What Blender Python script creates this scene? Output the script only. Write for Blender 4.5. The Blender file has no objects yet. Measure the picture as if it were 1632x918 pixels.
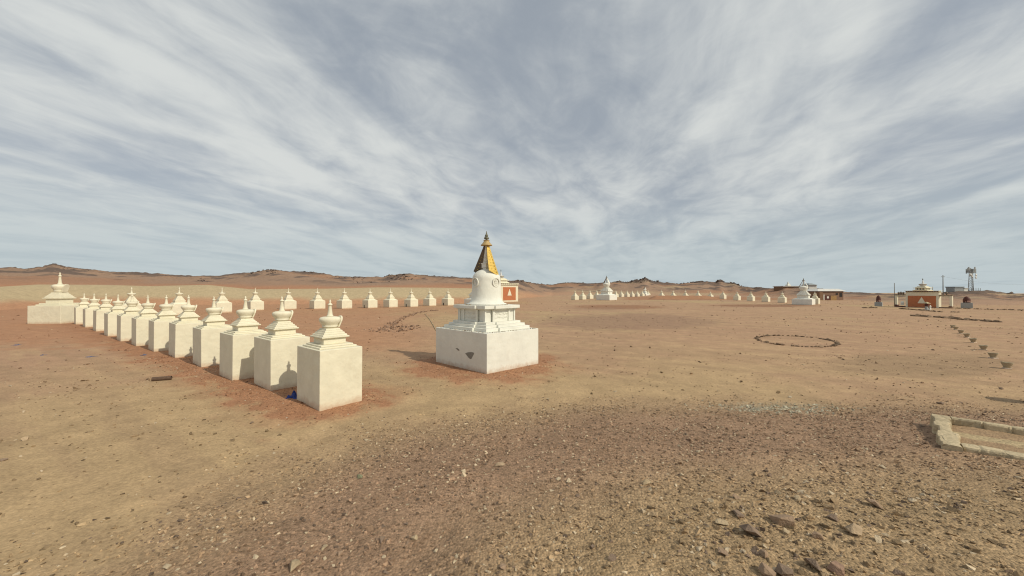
import bpy, bmesh, math, random
import numpy as np
from mathutils import Vector, Matrix
R = math.radians
random.seed(7); rng = np.random.default_rng(7)
S = bpy.context.scene
COL = S.collection
# ------------------------------------------------------------------ camera
CH = 2.4; F = 600.0; CX = 816.0; HY = 463.0          # eye height, focal length, centre and horizon of the 1632 px photo
cam = bpy.data.objects.new('camera', bpy.data.cameras.new('camera')); COL.objects.link(cam)
cam.data.sensor_width = 36; cam.data.lens = 36*F/1632; cam.data.clip_start = .05; cam.data.clip_end = 9000
cam.location = (0, 0, CH); cam.rotation_euler = (R(90)+math.atan(4/F), 0, 0)
S.camera = cam
S.view_settings.view_transform = 'Standard'; S.view_settings.look = 'None'
S.view_settings.gamma = 1; S.view_settings.use_curve_mapping = False
S.view_settings.exposure = 0.0
S.cycles.filter_width = 1.15
# ------------------------------------------------------------------ sun and sky
SUN_AZ = math.atan2(-.565, .825); SUN_EL = R(40)
sd = Vector((math.cos(SUN_EL)*math.cos(SUN_AZ), math.cos(SUN_EL)*math.sin(SUN_AZ), math.sin(SUN_EL)))
sun = bpy.data.objects.new('sun', bpy.data.lights.new('sun', 'SUN')); COL.objects.link(sun)
sun.data.energy = 3.1; sun.data.angle = R(.55); sun.data.color = (1, .925, .76)
sun.rotation_euler = sd.to_track_quat('Z', 'Y').to_euler()
W = bpy.data.worlds.new('World'); S.world = W; W.use_nodes = True
nt = W.node_tree; nt.nodes.clear(); N = nt.nodes.new; L = nt.links.new
out = N('ShaderNodeOutputWorld'); bg = N('ShaderNodeBackground'); bg.inputs[1].default_value = .11
L(bg.outputs[0], out.inputs[0])
sky = N('ShaderNodeTexSky'); sky.sky_type = 'NISHITA'; sky.sun_disc = False
sky.sun_elevation = SUN_EL; sky.sun_rotation = math.atan2(sd.x, sd.y); sky.air_density = 1.0; sky.dust_density = 1.5; sky.ozone_density = 1.5
def mth(op, a, b=None, c=None):
    m = N('ShaderNodeMath'); m.operation = op
    for i, v in enumerate((a, b, c)):
        if v is None: continue
        if isinstance(v, (int, float)): m.inputs[i].default_value = v
        else: L(v, m.inputs[i])
    return m.outputs[0]
tc = N('ShaderNodeTexCoord'); sep = N('ShaderNodeSeparateXYZ'); L(tc.outputs['Generated'], sep.inputs[0])
den = mth('ADD', mth('MAXIMUM', sep.outputs[2], 0.0), .10)
px_ = mth('DIVIDE', sep.outputs[0], den); py_ = mth('DIVIDE', sep.outputs[1], den)
cmb = N('ShaderNodeCombineXYZ'); L(px_, cmb.inputs[0]); L(py_, cmb.inputs[1])
def skynoise(rot, sx, sy, scale, detail, dist, off, rough=.55):
    mp = N('ShaderNodeMapping'); mp.vector_type = 'TEXTURE'
    mp.inputs['Rotation'].default_value[2] = R(rot); mp.inputs['Scale'].default_value = (sx, sy, 1); mp.inputs['Location'].default_value = off
    L(cmb.outputs[0], mp.inputs[0])
    n = N('ShaderNodeTexNoise'); n.inputs['Scale'].default_value = scale; n.inputs['Detail'].default_value = detail
    n.inputs['Roughness'].default_value = rough; n.inputs['Distortion'].default_value = dist
    L(mp.outputs[0], n.inputs['Vector']); return n.outputs[0]
def ramp(v, a, b, lo=0., hi=1.):
    m = N('ShaderNodeMapRange'); m.interpolation_type = 'SMOOTHSTEP'
    m.inputs[1].default_value = a; m.inputs[2].default_value = b; m.inputs[3].default_value = lo; m.inputs[4].default_value = hi
    L(v, m.inputs[0]); return m.outputs[0]
n1 = skynoise(-14, 1, 3.0, 1.0, 5, 1.5, (1.3, .4, 0), .5)     # long bands of cirrus running away to the front right
n2 = skynoise(-24, 1, 1.9, 2.6, 9, 1.1, (5.2, 3.1, 0), .58)   # finer wisps
n3 = skynoise(-10, 1, 1.3, .5, 3, .5, (2.2, 7.7, 0))          # broad thick and thin areas
n4 = skynoise(10, 1, 1.5, 4.2, 9, .8, (.2, 1.7, 0), .62)      # curdled small puffs
cl = mth('ADD', mth('ADD', mth('MULTIPLY', n1, .46), mth('MULTIPLY', n2, .24)), mth('ADD', mth('MULTIPLY', n3, .24), mth('MULTIPLY', n4, .14)))
low = ramp(sep.outputs[2], .0, .20, .05, 0)
fac = ramp(mth('ADD', cl, low), .425, .66, .07, .94)
mx = N('ShaderNodeMix'); mx.data_type = 'RGBA'
hsv = N('ShaderNodeHueSaturation'); hsv.inputs['Saturation'].default_value = .42; L(sky.outputs[0], hsv.inputs['Color'])
veil = N('ShaderNodeMix'); veil.data_type = 'RGBA'; veil.inputs[0].default_value = .72      # thin high veil under the bands
L(hsv.outputs[0], veil.inputs[6]); veil.inputs[7].default_value = (2.8, 3.25, 3.8, 1)
L(fac, mx.inputs[0]); L(veil.outputs[2], mx.inputs[6]); mx.inputs[7].default_value = (6.3, 6.5, 6.35, 1)
hz_ = N('ShaderNodeMix'); hz_.data_type = 'RGBA'; L(ramp(sep.outputs[2], .0, .26, .78, 0), hz_.inputs[0])      # paler, even air towards the horizon
L(mx.outputs[2], hz_.inputs[6]); hz_.inputs[7].default_value = (4.25, 5.0, 5.25, 1)
L(hz_.outputs[2], bg.inputs[0])
# ------------------------------------------------------------------ helpers
def vnoise(x, y, seed=0):
    xi = np.floor(x).astype(np.int64); yi = np.floor(y).astype(np.int64); xf = x-xi; yf = y-yi
    def h(a, b):
        n = (a*374761393+b*668265263+seed*1442695041) & 0xffffffff
        n = ((n ^ (n >> 13))*1274126177) & 0xffffffff
        return ((n ^ (n >> 16)) & 0xffff)/65535.0
    u = xf*xf*(3-2*xf); v = yf*yf*(3-2*yf)
    return (h(xi, yi)*(1-u)+h(xi+1, yi)*u)*(1-v)+(h(xi, yi+1)*(1-u)+h(xi+1, yi+1)*u)*v
def fbm(x, y, oct=4, seed=0):
    s = 0; a = .5; t = 0
    for i in range(oct): s = s+a*vnoise(x*2**i, y*2**i, seed+i*17); t += a; a *= .5
    return s/t
def sstep(a, b, x):
    t = np.clip((np.asarray(x, float)-a)/(b-a), 0, 1); return t*t*(3-2*t)
# outline of the low gravel rise the photographer stands on (metres on the ground)
EDGE = np.array([(-7.5, -6), (-5.2, 1.5), (-3.9, 3.3), (-3.36, 4.85), (-2.4, 6.4), (1.1, 8.1), (5, 8.2), (9.3, 8.0), (13, 7.2), (16, 2), (14, -8)])
def inside(x, y):                                     # signed distance, + inside
    x = np.asarray(x, float); y = np.asarray(y, float)
    d = np.full(x.shape, 1e9); c = np.zeros(x.shape, bool); n = len(EDGE)
    for i in range(n):
        a = EDGE[i]; b = EDGE[(i+1) % n]; e = b-a
        t = np.clip(((x-a[0])*e[0]+(y-a[1])*e[1])/(e@e), 0, 1)
        d = np.minimum(d, np.hypot(x-a[0]-t*e[0], y-a[1]-t*e[1]))
        cond = (a[1] > y) != (b[1] > y)
        xx = (b[0]-a[0])*(y-a[1])/((b[1]-a[1]) if b[1] != a[1] else 1e-9)+a[0]
        c ^= cond & (x < xx)
    return np.where(c, d, -d)
def gz(x, y):
    x = np.asarray(x, float); y = np.asarray(y, float); r = np.hypot(x, y)
    z = np.minimum(.65, .09*np.maximum(0, inside(x, y)-.2))
    near = sstep(14, 3, r)
    z = z+near*(fbm(x*1.3, y*1.3, 3, 5)-.5)*.07+near*(fbm(x*6, y*6, 3, 9)-.5)*.025
    u = x/np.maximum(y, .1)*F+CX
    bm = sstep(1030, 1046, u)*(1-sstep(1118, 1165, u))*(y > 1)
    z = z+1.02*bm*sstep(96, 101.5, y)*(1-sstep(103, 107, y))
    z = z+(fbm(x*.08, y*.08, 3, 3)-.5)*.25*sstep(70, 130, r)
    if 'ROWC' in globals():
        z = z+.025*sstep(1.15, .6, segd(x, y, ROWC[0][0], ROWC[-1][0])+.8*(fbm(x*2, y*2, 3, 19)-.5))+.03*sstep(2.5, 1.7, np.hypot(x-MAINC[0], y-MAINC[1])+.9*(fbm(x*2, y*2, 3, 18)-.5))
    z = z-.0042*np.maximum(0, r-170)
    return z
def G(x, y): return float(gz(np.array([x]), np.array([y]))[0])
def P(px, py):                                        # ground point seen at photo pixel
    z = 0
    for _ in range(25):
        Y = (CH-z)*F/(py-HY); X = (px-CX)/F*Y; z = .5*z+.5*G(X, Y)
    return X, Y, z
def atz(px, Z, py=None):                              # point at depth Z
    return Vector(((px-CX)/F*Z, Z, CH-((py-HY)/F*Z if py is not None else 0)))
def newmat(name): 
    m = bpy.data.materials.new(name); m.use_nodes = True
    return m, m.node_tree.nodes, m.node_tree.links, m.node_tree.nodes['Principled BSDF']
def surf(name, col, rough=.85, var=.12, scale=6, bump=.15, bscale=40, spot=None, metal=0, attr=False, dist=.01, dust=False):
    m, n, l, b = newmat(name)
    b.inputs['Roughness'].default_value = rough; b.inputs['Metallic'].default_value = metal
    b.inputs['Specular IOR Level'].default_value = .3
    t0 = n.new('ShaderNodeTexCoord'); oi = n.new('ShaderNodeObjectInfo'); t = n.new('ShaderNodeVectorMath'); t.operation = 'MULTIPLY_ADD'
    l.new(oi.outputs['Random'], t.inputs[0]); t.inputs[1].default_value = (31, 17, 0); l.new(t0.outputs['Object'], t.inputs[2])
    TO = t.outputs[0]
    a = n.new('ShaderNodeTexNoise'); a.inputs['Scale'].default_value = scale; a.inputs['Detail'].default_value = 8; a.inputs['Roughness'].default_value = .62
    l.new(TO, a.inputs['Vector'])
    mr = n.new('ShaderNodeMapRange'); mr.inputs[1].default_value = .3; mr.inputs[2].default_value = .7
    mr.inputs[3].default_value = 1-var; mr.inputs[4].default_value = 1+var*.6; l.new(a.outputs[0], mr.inputs[0])
    vm = n.new('ShaderNodeVectorMath'); vm.operation = 'SCALE'
    if attr:
        at = n.new('ShaderNodeAttribute'); at.attribute_name = 'soil'; l.new(at.outputs['Color'], vm.inputs[0])
    else: vm.inputs[0].default_value = col
    l.new(mr.outputs[0], vm.inputs['Scale']); src = vm.outputs[0]
    if spot:
        for (sc, lo, hi, colr, amt, st) in spot:
            mp = n.new('ShaderNodeMapping'); mp.inputs['Scale'].default_value = st; l.new(TO, mp.inputs[0])
            s2 = n.new('ShaderNodeTexNoise'); s2.inputs['Scale'].default_value = sc; s2.inputs['Detail'].default_value = 9; s2.inputs['Roughness'].default_value = .68
            l.new(mp.outputs[0], s2.inputs['Vector'])
            r2 = n.new('ShaderNodeMapRange'); r2.inputs[1].default_value = lo; r2.inputs[2].default_value = hi; r2.inputs[4].default_value = amt
            l.new(s2.outputs[0], r2.inputs[0])
            mi = n.new('ShaderNodeMix'); mi.data_type = 'RGBA'; l.new(r2.outputs[0], mi.inputs[0]); l.new(src, mi.inputs[6]); mi.inputs[7].default_value = (*colr, 1)
            src = mi.outputs[2]
    if dust:                                           # red earth splashed on the foot of the block
        sx = n.new('ShaderNodeSeparateXYZ'); l.new(t0.outputs['Object'], sx.inputs[0])
        dn = n.new('ShaderNodeTexNoise'); dn.inputs['Scale'].default_value = 7; dn.inputs['Detail'].default_value = 7; dn.inputs['Roughness'].default_value = .7; l.new(TO, dn.inputs['Vector'])
        ad = n.new('ShaderNodeMath'); ad.operation = 'MULTIPLY_ADD'; l.new(dn.outputs[0], ad.inputs[0]); ad.inputs[1].default_value = -.32; l.new(sx.outputs[2], ad.inputs[2])
        dr_ = n.new('ShaderNodeMapRange'); dr_.inputs[1].default_value = -.16; dr_.inputs[2].default_value = .02; dr_.inputs[3].default_value = .75; dr_.inputs[4].default_value = 0; l.new(ad.outputs[0], dr_.inputs[0])
        mi = n.new('ShaderNodeMix'); mi.data_type = 'RGBA'; l.new(dr_.outputs[0], mi.inputs[0]); l.new(src, mi.inputs[6]); mi.inputs[7].default_value = (.50, .33, .21, 1); src = mi.outputs[2]
    l.new(src, b.inputs['Base Color'])
    bn = n.new('ShaderNodeTexNoise'); bn.inputs['Scale'].default_value = bscale; bn.inputs['Detail'].default_value = 6
    l.new(TO, bn.inputs['Vector'])
    bp = n.new('ShaderNodeBump'); bp.inputs['Strength'].default_value = bump; bp.inputs['Distance'].default_value = dist
    l.new(bn.outputs[0], bp.inputs['Height']); l.new(bp.outputs[0], b.inputs['Normal'])
    return m
M = {}
M['cream'] = surf('cream_limewash', (.735, .685, .525), .9, .08, 2.5, .5, 6, [(3.2, .56, .78, (.58, .50, .36), .45, (1, 1, .5)), (14, .62, .8, (.66, .58, .44), .4, (1, 1, .3)), (1.2, .6, .75, (.60, .50, .37), .4, (1, 1, 1)), (8, .64, .74, (.50, .42, .31), .35, (4, 4, .35))], dist=.035, dust=True)
M['white'] = surf('white_limewash', (.735, .725, .645), .9, .08, 2, .5, 6, [(2.6, .56, .8, (.55, .50, .42), .4, (1, 1, .6)), (11, .62, .8, (.60, .56, .48), .5, (3, 3, .5)), (6, .66, .78, (.36, .33, .28), .45, (1, 1, 2)), (9, .6, .75, (.52, .48, .41), .4, (5, 5, .3))], dist=.03, dust=True)
M['whitetrim'] = surf('white_relief_plaster', (.72, .70, .62), .9, .1, 6, .3, 20)
M['gold'] = surf('gilded_sheet', (.72, .50, .12), .55, .35, 16, .8, 30, [(9, .55, .7, (.40, .27, .07), .6, (1, 1, 1))], metal=.25, dist=.02)
M['dullgold'] = surf('dull_gold_paint', (.46, .33, .15), .6, .25, 14, .3, 40, metal=.15)
M['brownmetal'] = surf('weathered_brown_sheet', (.20, .155, .11), .65, .25, 8, .3, 30)
M['verdigris'] = surf('tarnished_bronze', (.16, .15, .10), .5, .3, 20, .3, 40, metal=.5)
M['concrete'] = surf('bare_concrete', (.25, .235, .2), .95, .25, 20, .6, 60)
M['orange'] = surf('orange_brick_paint', (.47, .17, .075), .85, .12, 3, .3, 20, [(5, .55, .75, (.36, .13, .06), .5, (1, 1, 1))])
M['darkpaint'] = surf('dark_red_paint', (.10, .035, .025), .6, .35, 5, .3, 20)
M['pinkstone'] = surf('pink_painted_stone', (.50, .30, .24), .8, .2, 9, .3, 20)
M['grey'] = surf('grey_plaster', (.33, .34, .33), .9, .15, 4, .3, 30)
M['roofgrey'] = surf('grey_roof_sheet', (.26, .28, .28), .6, .12, 4, .2, 20)
M['roofwhite'] = surf('pale_roof_sheet', (.62, .60, .55), .7, .1, 2, .2, 20)
M['brick'] = surf('brown_mud_wall', (.25, .155, .105), .95, .2, 2, .4, 10)
M['dark'] = surf('dark_opening', (.03, .025, .022), .5, .2, 6, .1, 20)
M['wood'] = surf('weathered_wood', (.22, .13, .075), .8, .25, 5, .3, 30)
M['ochre'] = surf('ochre_board', (.36, .22, .09), .8, .2, 4, .3, 20)
M['steel'] = surf('galvanised_steel', (.36, .36, .34), .5, .15, 6, .1, 20, metal=.3)
M['pole'] = surf('grey_pole', (.20, .19, .17), .8, .15, 6, .1, 20)
M['rust'] = surf('rusty_metal', (.12, .075, .05), .8, .35, 25, .5, 80)
M['blue'] = surf('blue_silk', (.02, .045, .22), .6, .3, 20, .5, 40)
M['paleblue'] = surf('faded_blue_silk', (.13, .13, .19), .7, .3, 20, .5, 40)
M['footstone'] = surf('yellowish_stone', (.47, .40, .25), .95, .25, 5, .9, 25, [(8, .5, .75, (.30, .22, .13), .6, (1, 1, 1))], dist=.02)
M['stone'] = surf('stones', (0, 0, 0), .92, .28, 14, .9, 60, attr=True, dist=.014)
M['cup'] = surf('rough_cement', (.38, .315, .21), .95, .2, 16, .6, 50)

def link(o, parent=None):
    COL.objects.link(o); o.parent = parent; return o
def tag(o, label=None, cat=None, group=None, kind=None):
    if label: o['label'] = label
    if cat: o['category'] = cat
    if group: o['group'] = group
    if kind: o['kind'] = kind
    return o
def empty(name, loc, rz=0, scale=1):
    o = bpy.data.objects.new(name, None); o.empty_display_size = .3
    COL.objects.link(o); o.location = loc; o.rotation_euler = (0, 0, rz); o.scale = (scale,)*3
    return o
def kids(o): return [c for c in COL.objects if c.parent == o]
def copy_tree(o, parent=None):
    c = o.copy(); COL.objects.link(c); c.parent = parent
    for ch in kids(o): copy_tree(ch, c)
    return c
class MB:
    def __init__(s): s.v = []; s.f = []; s.sm = []
    def add(s, vs, fs, smooth=False):
        k = len(s.v); s.v += [tuple(v) for v in vs]; s.f += [tuple(i+k for i in f) for f in fs]; s.sm += [smooth]*len(fs)
        return s
    def prism(s, poly, z0, z1, poly2=None):           # poly counter-clockwise
        n = len(poly); p2 = poly2 or poly
        vs = [(x, y, z0) for x, y in poly]+[(x, y, z1) for x, y in p2]
        fs = [tuple(range(n))[::-1], tuple(range(n, 2*n))]+[(i, (i+1) % n, n+(i+1) % n, n+i) for i in range(n)]
        return s.add(vs, fs)
    def fr(s, z0, z1, hx0, hy0, hx1=None, hy1=None, cx=0, cy=0):
        hx1 = hx0 if hx1 is None else hx1; hy1 = hy0 if hy1 is None else hy1
        sq = lambda a, b: [(cx-a, cy-b), (cx+a, cy-b), (cx+a, cy+b), (cx-a, cy+b)]
        return s.prism(sq(hx0, hy0), z0, z1, sq(hx1, hy1))
    def box(s, x0, x1, y0, y1, z0, z1): return s.prism([(x0, y0), (x1, y0), (x1, y1), (x0, y1)], z0, z1)
    def plus(s, z0, z1, a, b, p, k=.45):              # square with projecting middles
        A = a-p; B = b-p; ka = a*k; kb = b*k
        return s.prism([(-A, -B), (-ka, -B), (-ka, -b), (ka, -b), (ka, -B), (A, -B), (A, -kb), (a, -kb), (a, kb), (A, kb), (A, B),
                        (ka, B), (ka, b), (-ka, b), (-ka, B), (-A, B), (-A, kb), (-a, kb), (-a, -kb), (-A, -kb)], z0, z1)
    def lathe(s, prof, n=28, cx=0, cy=0, smooth=True, caps=True):
        vs = []; fs = []
        for r, z in prof: vs += [(cx+r*math.cos(2*math.pi*i/n), cy+r*math.sin(2*math.pi*i/n), z) for i in range(n)]
        for j in range(len(prof)-1):
            for i in range(n): a = j*n+i; b = j*n+(i+1) % n; fs.append((a, b, b+n, a+n))
        if caps: fs.append(tuple(range(n))[::-1]); fs.append(tuple(range(len(vs)-n, len(vs))))
        return s.add(vs, fs, smooth)
    def tube(s, p, q, r, r2=None, n=8):
        p = Vector(p); q = Vector(q); r2 = r if r2 is None else r2
        d = (q-p).normalized(); a = d.orthogonal().normalized(); b = d.cross(a)
        vs = [p+r*(a*math.cos(2*math.pi*i/n)+b*math.sin(2*math.pi*i/n)) for i in range(n)]+[q+r2*(a*math.cos(2*math.pi*i/n)+b*math.sin(2*math.pi*i/n)) for i in range(n)]
        return s.add(vs, [tuple(range(n))[::-1], tuple(range(n, 2*n))]+[(i, (i+1) % n, n+(i+1) % n, n+i) for i in range(n)], True)
    def build(s, name, mat, parent=None, bev=0, seg=2, loc=None):
        me = bpy.data.meshes.new(name); me.from_pydata(s.v, [], s.f); me.polygons.foreach_set('use_smooth', s.sm)
        me.materials.append(mat); me.update()
        o = bpy.data.objects.new(name, me); link(o, parent)
        if loc is not None: o.location = loc
        if bev:
            m = o.modifiers.new('bevel', 'BEVEL'); m.width = bev; m.segments = seg; m.limit_method = 'ANGLE'; m.angle_limit = R(35)
        return o
# ---- stones: a library of angular hulls, then numpy batches
def hull(npts, seed, flat=.7):
    r = random.Random(seed); bm = bmesh.new()
    for _ in range(npts):
        v = Vector((r.gauss(0, 1), r.gauss(0, 1), r.gauss(0, 1))).normalized()*r.uniform(.8, 1.05)
        bm.verts.new((v.x, v.y*r.uniform(.8, 1), v.z*flat))
    res = bmesh.ops.convex_hull(bm, input=bm.verts)
    bmesh.ops.delete(bm, geom=[g for g in res['geom_interior'] if isinstance(g, bmesh.types.BMVert)], context='VERTS')
    bmesh.ops.triangulate(bm, faces=bm.faces); bmesh.ops.recalc_face_normals(bm, faces=bm.faces)
    bm.verts.index_update()
    V = np.array([v.co[:] for v in bm.verts]); Fc = np.array([[v.index for v in f.verts] for f in bm.faces]); bm.free()
    return V, Fc
LIB = [hull(random.choice((8, 9, 10, 11)), 100+i, random.uniform(.4, .85)) for i in range(14)]
def stones(name, pos, size, cols, mat, sink=.25, parent=None, tilt=.5):
    pos = np.asarray(pos, float); size = np.asarray(size, float); n = len(pos); Vs = []; Fs = []; Cs = []; k = 0
    which = rng.integers(0, len(LIB), n); az = rng.uniform(0, 2*np.pi, n); tl = rng.normal(0, tilt, n)
    an = rng.uniform(.65, 1.35, (n, 3))
    for w, (V, Fc) in enumerate(LIB):
        ix = np.where(which == w)[0]
        if len(ix) == 0: continue
        v = V[None]*an[ix][:, None]*size[ix][:, None, None]
        c, s = np.cos(tl[ix])[:, None], np.sin(tl[ix])[:, None]
        x, z = v[..., 0]*c+v[..., 2]*s, -v[..., 0]*s+v[..., 2]*c
        c, s = np.cos(az[ix])[:, None], np.sin(az[ix])[:, None]
        X, Y = x*c-v[..., 1]*s, x*s+v[..., 1]*c
        z = z+(.55-sink)*size[ix][:, None]*an[ix][:, 2:3]*.7
        v = np.stack([X, Y, z], -1)+pos[ix][:, None]
        Vs.append(v.reshape(-1, 3)); Fs.append((Fc[None]+(np.arange(len(ix))*len(V))[:, None, None]+k).reshape(-1, 3)); k += len(ix)*len(V)
        Cs.append(np.repeat(np.asarray(cols)[ix], len(V), 0))
    V = np.concatenate(Vs); Fc = np.concatenate(Fs); C = np.concatenate(Cs)
    return tri_mesh(name, V, Fc, C, mat, parent)
def tri_mesh(name, V, Fc, C, mat, parent=None, smooth=False):
    me = bpy.data.meshes.new(name); nf, k = Fc.shape
    me.vertices.add(len(V)); me.vertices.foreach_set('co', V.astype(np.float32).ravel())
    me.loops.add(nf*k); me.loops.foreach_set('vertex_index', Fc.astype(np.int32).ravel())
    me.polygons.add(nf); me.polygons.foreach_set('loop_start', (np.arange(nf)*k).astype(np.int32)); me.polygons.foreach_set('loop_total', np.full(nf, k, np.int32))
    me.polygons.foreach_set('use_smooth', np.full(nf, smooth))
    me.update(calc_edges=True)
    if C is not None:
        a = me.color_attributes.new('soil', 'FLOAT_COLOR', 'POINT')
        a.data.foreach_set('color', np.concatenate([C, np.ones((len(C), 1))], 1).astype(np.float32).ravel())
    me.materials.append(mat); o = bpy.data.objects.new(name, me); return link(o, parent)

# ------------------------------------------------------------------ soil colours
SAND = np.array((.42, .295, .165)); PINK = np.array((.42, .262, .165)); RED = np.array((.37, .19, .105)); DRED = np.array((.33, .135, .075))
GRAV = np.array((.36, .245, .145)); PURP = np.array((.30, .19, .125)); PALE = np.array((.41, .315, .185)); BROWN = np.array((.275, .178, .118)); DARK = np.array((.085, .062, .05))
RED2 = np.array((.40, .215, .12))
# ---- stupa footprints needed by the soil: near row, (corner px, bottom px, angle)
ROW = [(510, 655.7), (431.6, 624.5), (370.4, 608.3), (322, 586.4), (280, 571.5), (246, 561.5), (217.6, 552.6), (192.8, 544.9), (172, 536.9), (153.3, 528.9), (136.4, 522.4), (121.7, 517.6)]
def flat(px, py): d = py-HY; Y = CH*F/d; return np.array(((px-CX)/F*Y, Y))
def centre(px, py, th, sR, sL):
    c = flat(px, py); return c+np.array((math.cos(th), math.sin(th)))*sR/2+np.array((-math.sin(th), math.cos(th)))*sL/2
ROWC = [(centre(x, y, R(50+4.5*i/11), .89, 1.15), R(50+4.5*i/11)) for i, (x, y) in enumerate(ROW)]
MAINC = centre(776, 597.8, R(44.5), 2.2, 2.6)
def segd(x, y, a, b):
    e = b-a; t = np.clip(((x-a[0])*e[0]+(y-a[1])*e[1])/(e@e), 0, 1); return np.hypot(x-a[0]-t*e[0], y-a[1]-t*e[1])
def pxmap(x, y):
    yy = np.maximum(y, .3); return np.where(y > .3, x/yy*F+CX, 1e5), np.where(y > .3, HY+CH*F/yy, 1e5)
def soil(x, y):
    x = np.asarray(x, float); y = np.asarray(y, float)
    n = fbm(x*.35, y*.35, 5, 21); n2 = fbm(x*1.5, y*1.5, 4, 31); n3 = fbm(x*.07, y*.07, 4, 41); w = fbm(x*5, y*5, 3, 51)
    u, v = pxmap(x, y)
    C = SAND[None]*np.ones((len(x), 1))
    def mixc(C, c, m): m = np.clip(m, 0, 1)[:, None]; return C*(1-m)+c[None]*m
    C = mixc(C, PINK*.97, sstep(.3, .5, n3+.15*(n-.5))*sstep(9, 22, np.hypot(x, y))*.9)
    C = mixc(C, PINK*.9, sstep(.45, .7, n)*.6)
    st = fbm((x*.83-y*.56)*.25, (x*.56+y*.83)*2.2, 4, 65); C = mixc(C, SAND*1.13, sstep(.52, .68, st)*.35); C = mixc(C, GRAV*.95, sstep(.48, .34, st)*.35)
    # red plain inside the left of the ring
    A0 = ROWC[0][0]; A1 = ROWC[-1][0]; d = segd(x, y, A0, A1)
    side = (x-A0[0])*(A1[1]-A0[1])-(y-A0[1])*(A1[0]-A0[0])
    m = (side > 0)*sstep(.5, 3.5, d)*sstep(13, 18, y+6*(n-.5))*sstep(760+80*(n3-.5), 560, u)
    C = mixc(C, RED2*1.02, m*(.8+.5*(n-.5)))
    C = mixc(C, RED2, .55*sstep(30, 50, y+10*(n-.5))*sstep(900, 760, u))
    # left bank
    m = (u < 400)*sstep(562, 540, v+30*(n2-.5))*(side <= 0)
    C = mixc(C, RED*1.05, m*.8)
    # strip along the near row and around the main stupa
    C = mixc(C, RED*.95, sstep(1.18, .95, d+1.3*(n2-.5)+.8*(w-.5))*.95); C = mixc(C, RED, sstep(1.9, 1.1, d+1.6*(n2-.5)+.6*(w-.5))*.4)
    dm = np.hypot(x-MAINC[0], y-MAINC[1]); C = mixc(C, RED*.95, sstep(2.5, 2.2, dm+1.5*(n2-.5)+.9*(w-.5))*.9); C = mixc(C, RED, sstep(3.2, 2.4, dm+1.6*(n2-.5)+.6*(w-.5))*.4)
    # gravel rise
    ins = inside(x, y)
    C = mixc(C, GRAV, sstep(-.9, .9, ins+1.8*(n2-.5)))
    band = sstep(.2, 1.6, ins+1.2*(n-.5))*sstep(4.2, 2.6, ins+1.5*(n-.5))
    C = mixc(C, PURP, band*.7)
    C = mixc(C, SAND*.86, sstep(3.4, 5.0, ins+1.5*(n-.5))*.75)
    # darker drifts on the plain
    for (cx, cy, rx, ry, c, a) in ((1000, 513, 160, 14, PURP*.98, .75), (985, 489.5, 85, 4, RED*.75, .8), (1215, 487.2, 100, 2.4, RED*.65, .8), (1480, 582, 170, 22, GRAV*.85, .75), (960, 492, 60, 3, BROWN, .3), (1560, 560, 120, 14, GRAV*1.1, .35)):
        q = ((u-cx)/rx)**2+((v-cy)/ry)**2+1.0*(n2-.5)+.8*(n-.5)
        C = mixc(C, c, a*sstep(1.1, .35, q))
    # berm and the red ground behind it
    m = sstep(985, 1005, u)*sstep(1300, 1230, u)*sstep(94.5, 96.5, y)
    C = mixc(C, RED*.9, m*.85)
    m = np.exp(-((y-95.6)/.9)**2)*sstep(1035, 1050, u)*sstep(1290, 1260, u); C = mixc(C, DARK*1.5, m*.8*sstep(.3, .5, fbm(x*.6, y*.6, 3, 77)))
    # old stone arc, pale patch of greenish rubble, far plain
    m = sstep(1.1, .3, ((u-1235)/95)**2+((v-650)/12)**2+.8*(w-.5)); C = mixc(C, np.array((.36, .32, .22)), m*.2)
    C = mixc(C, np.array((.40, .29, .20)), sstep(150, 400, y)*.7)
    C = C*(.9+.2*fbm(x*3, y*3, 4, 61))[:, None]
    g = np.clip(sstep(-.8, .8, ins+1.6*(n2-.5))+.5*sstep(1.5, .8, d)+.5*sstep(2.6, 2, dm), .18, 1)
    return C, g
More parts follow.
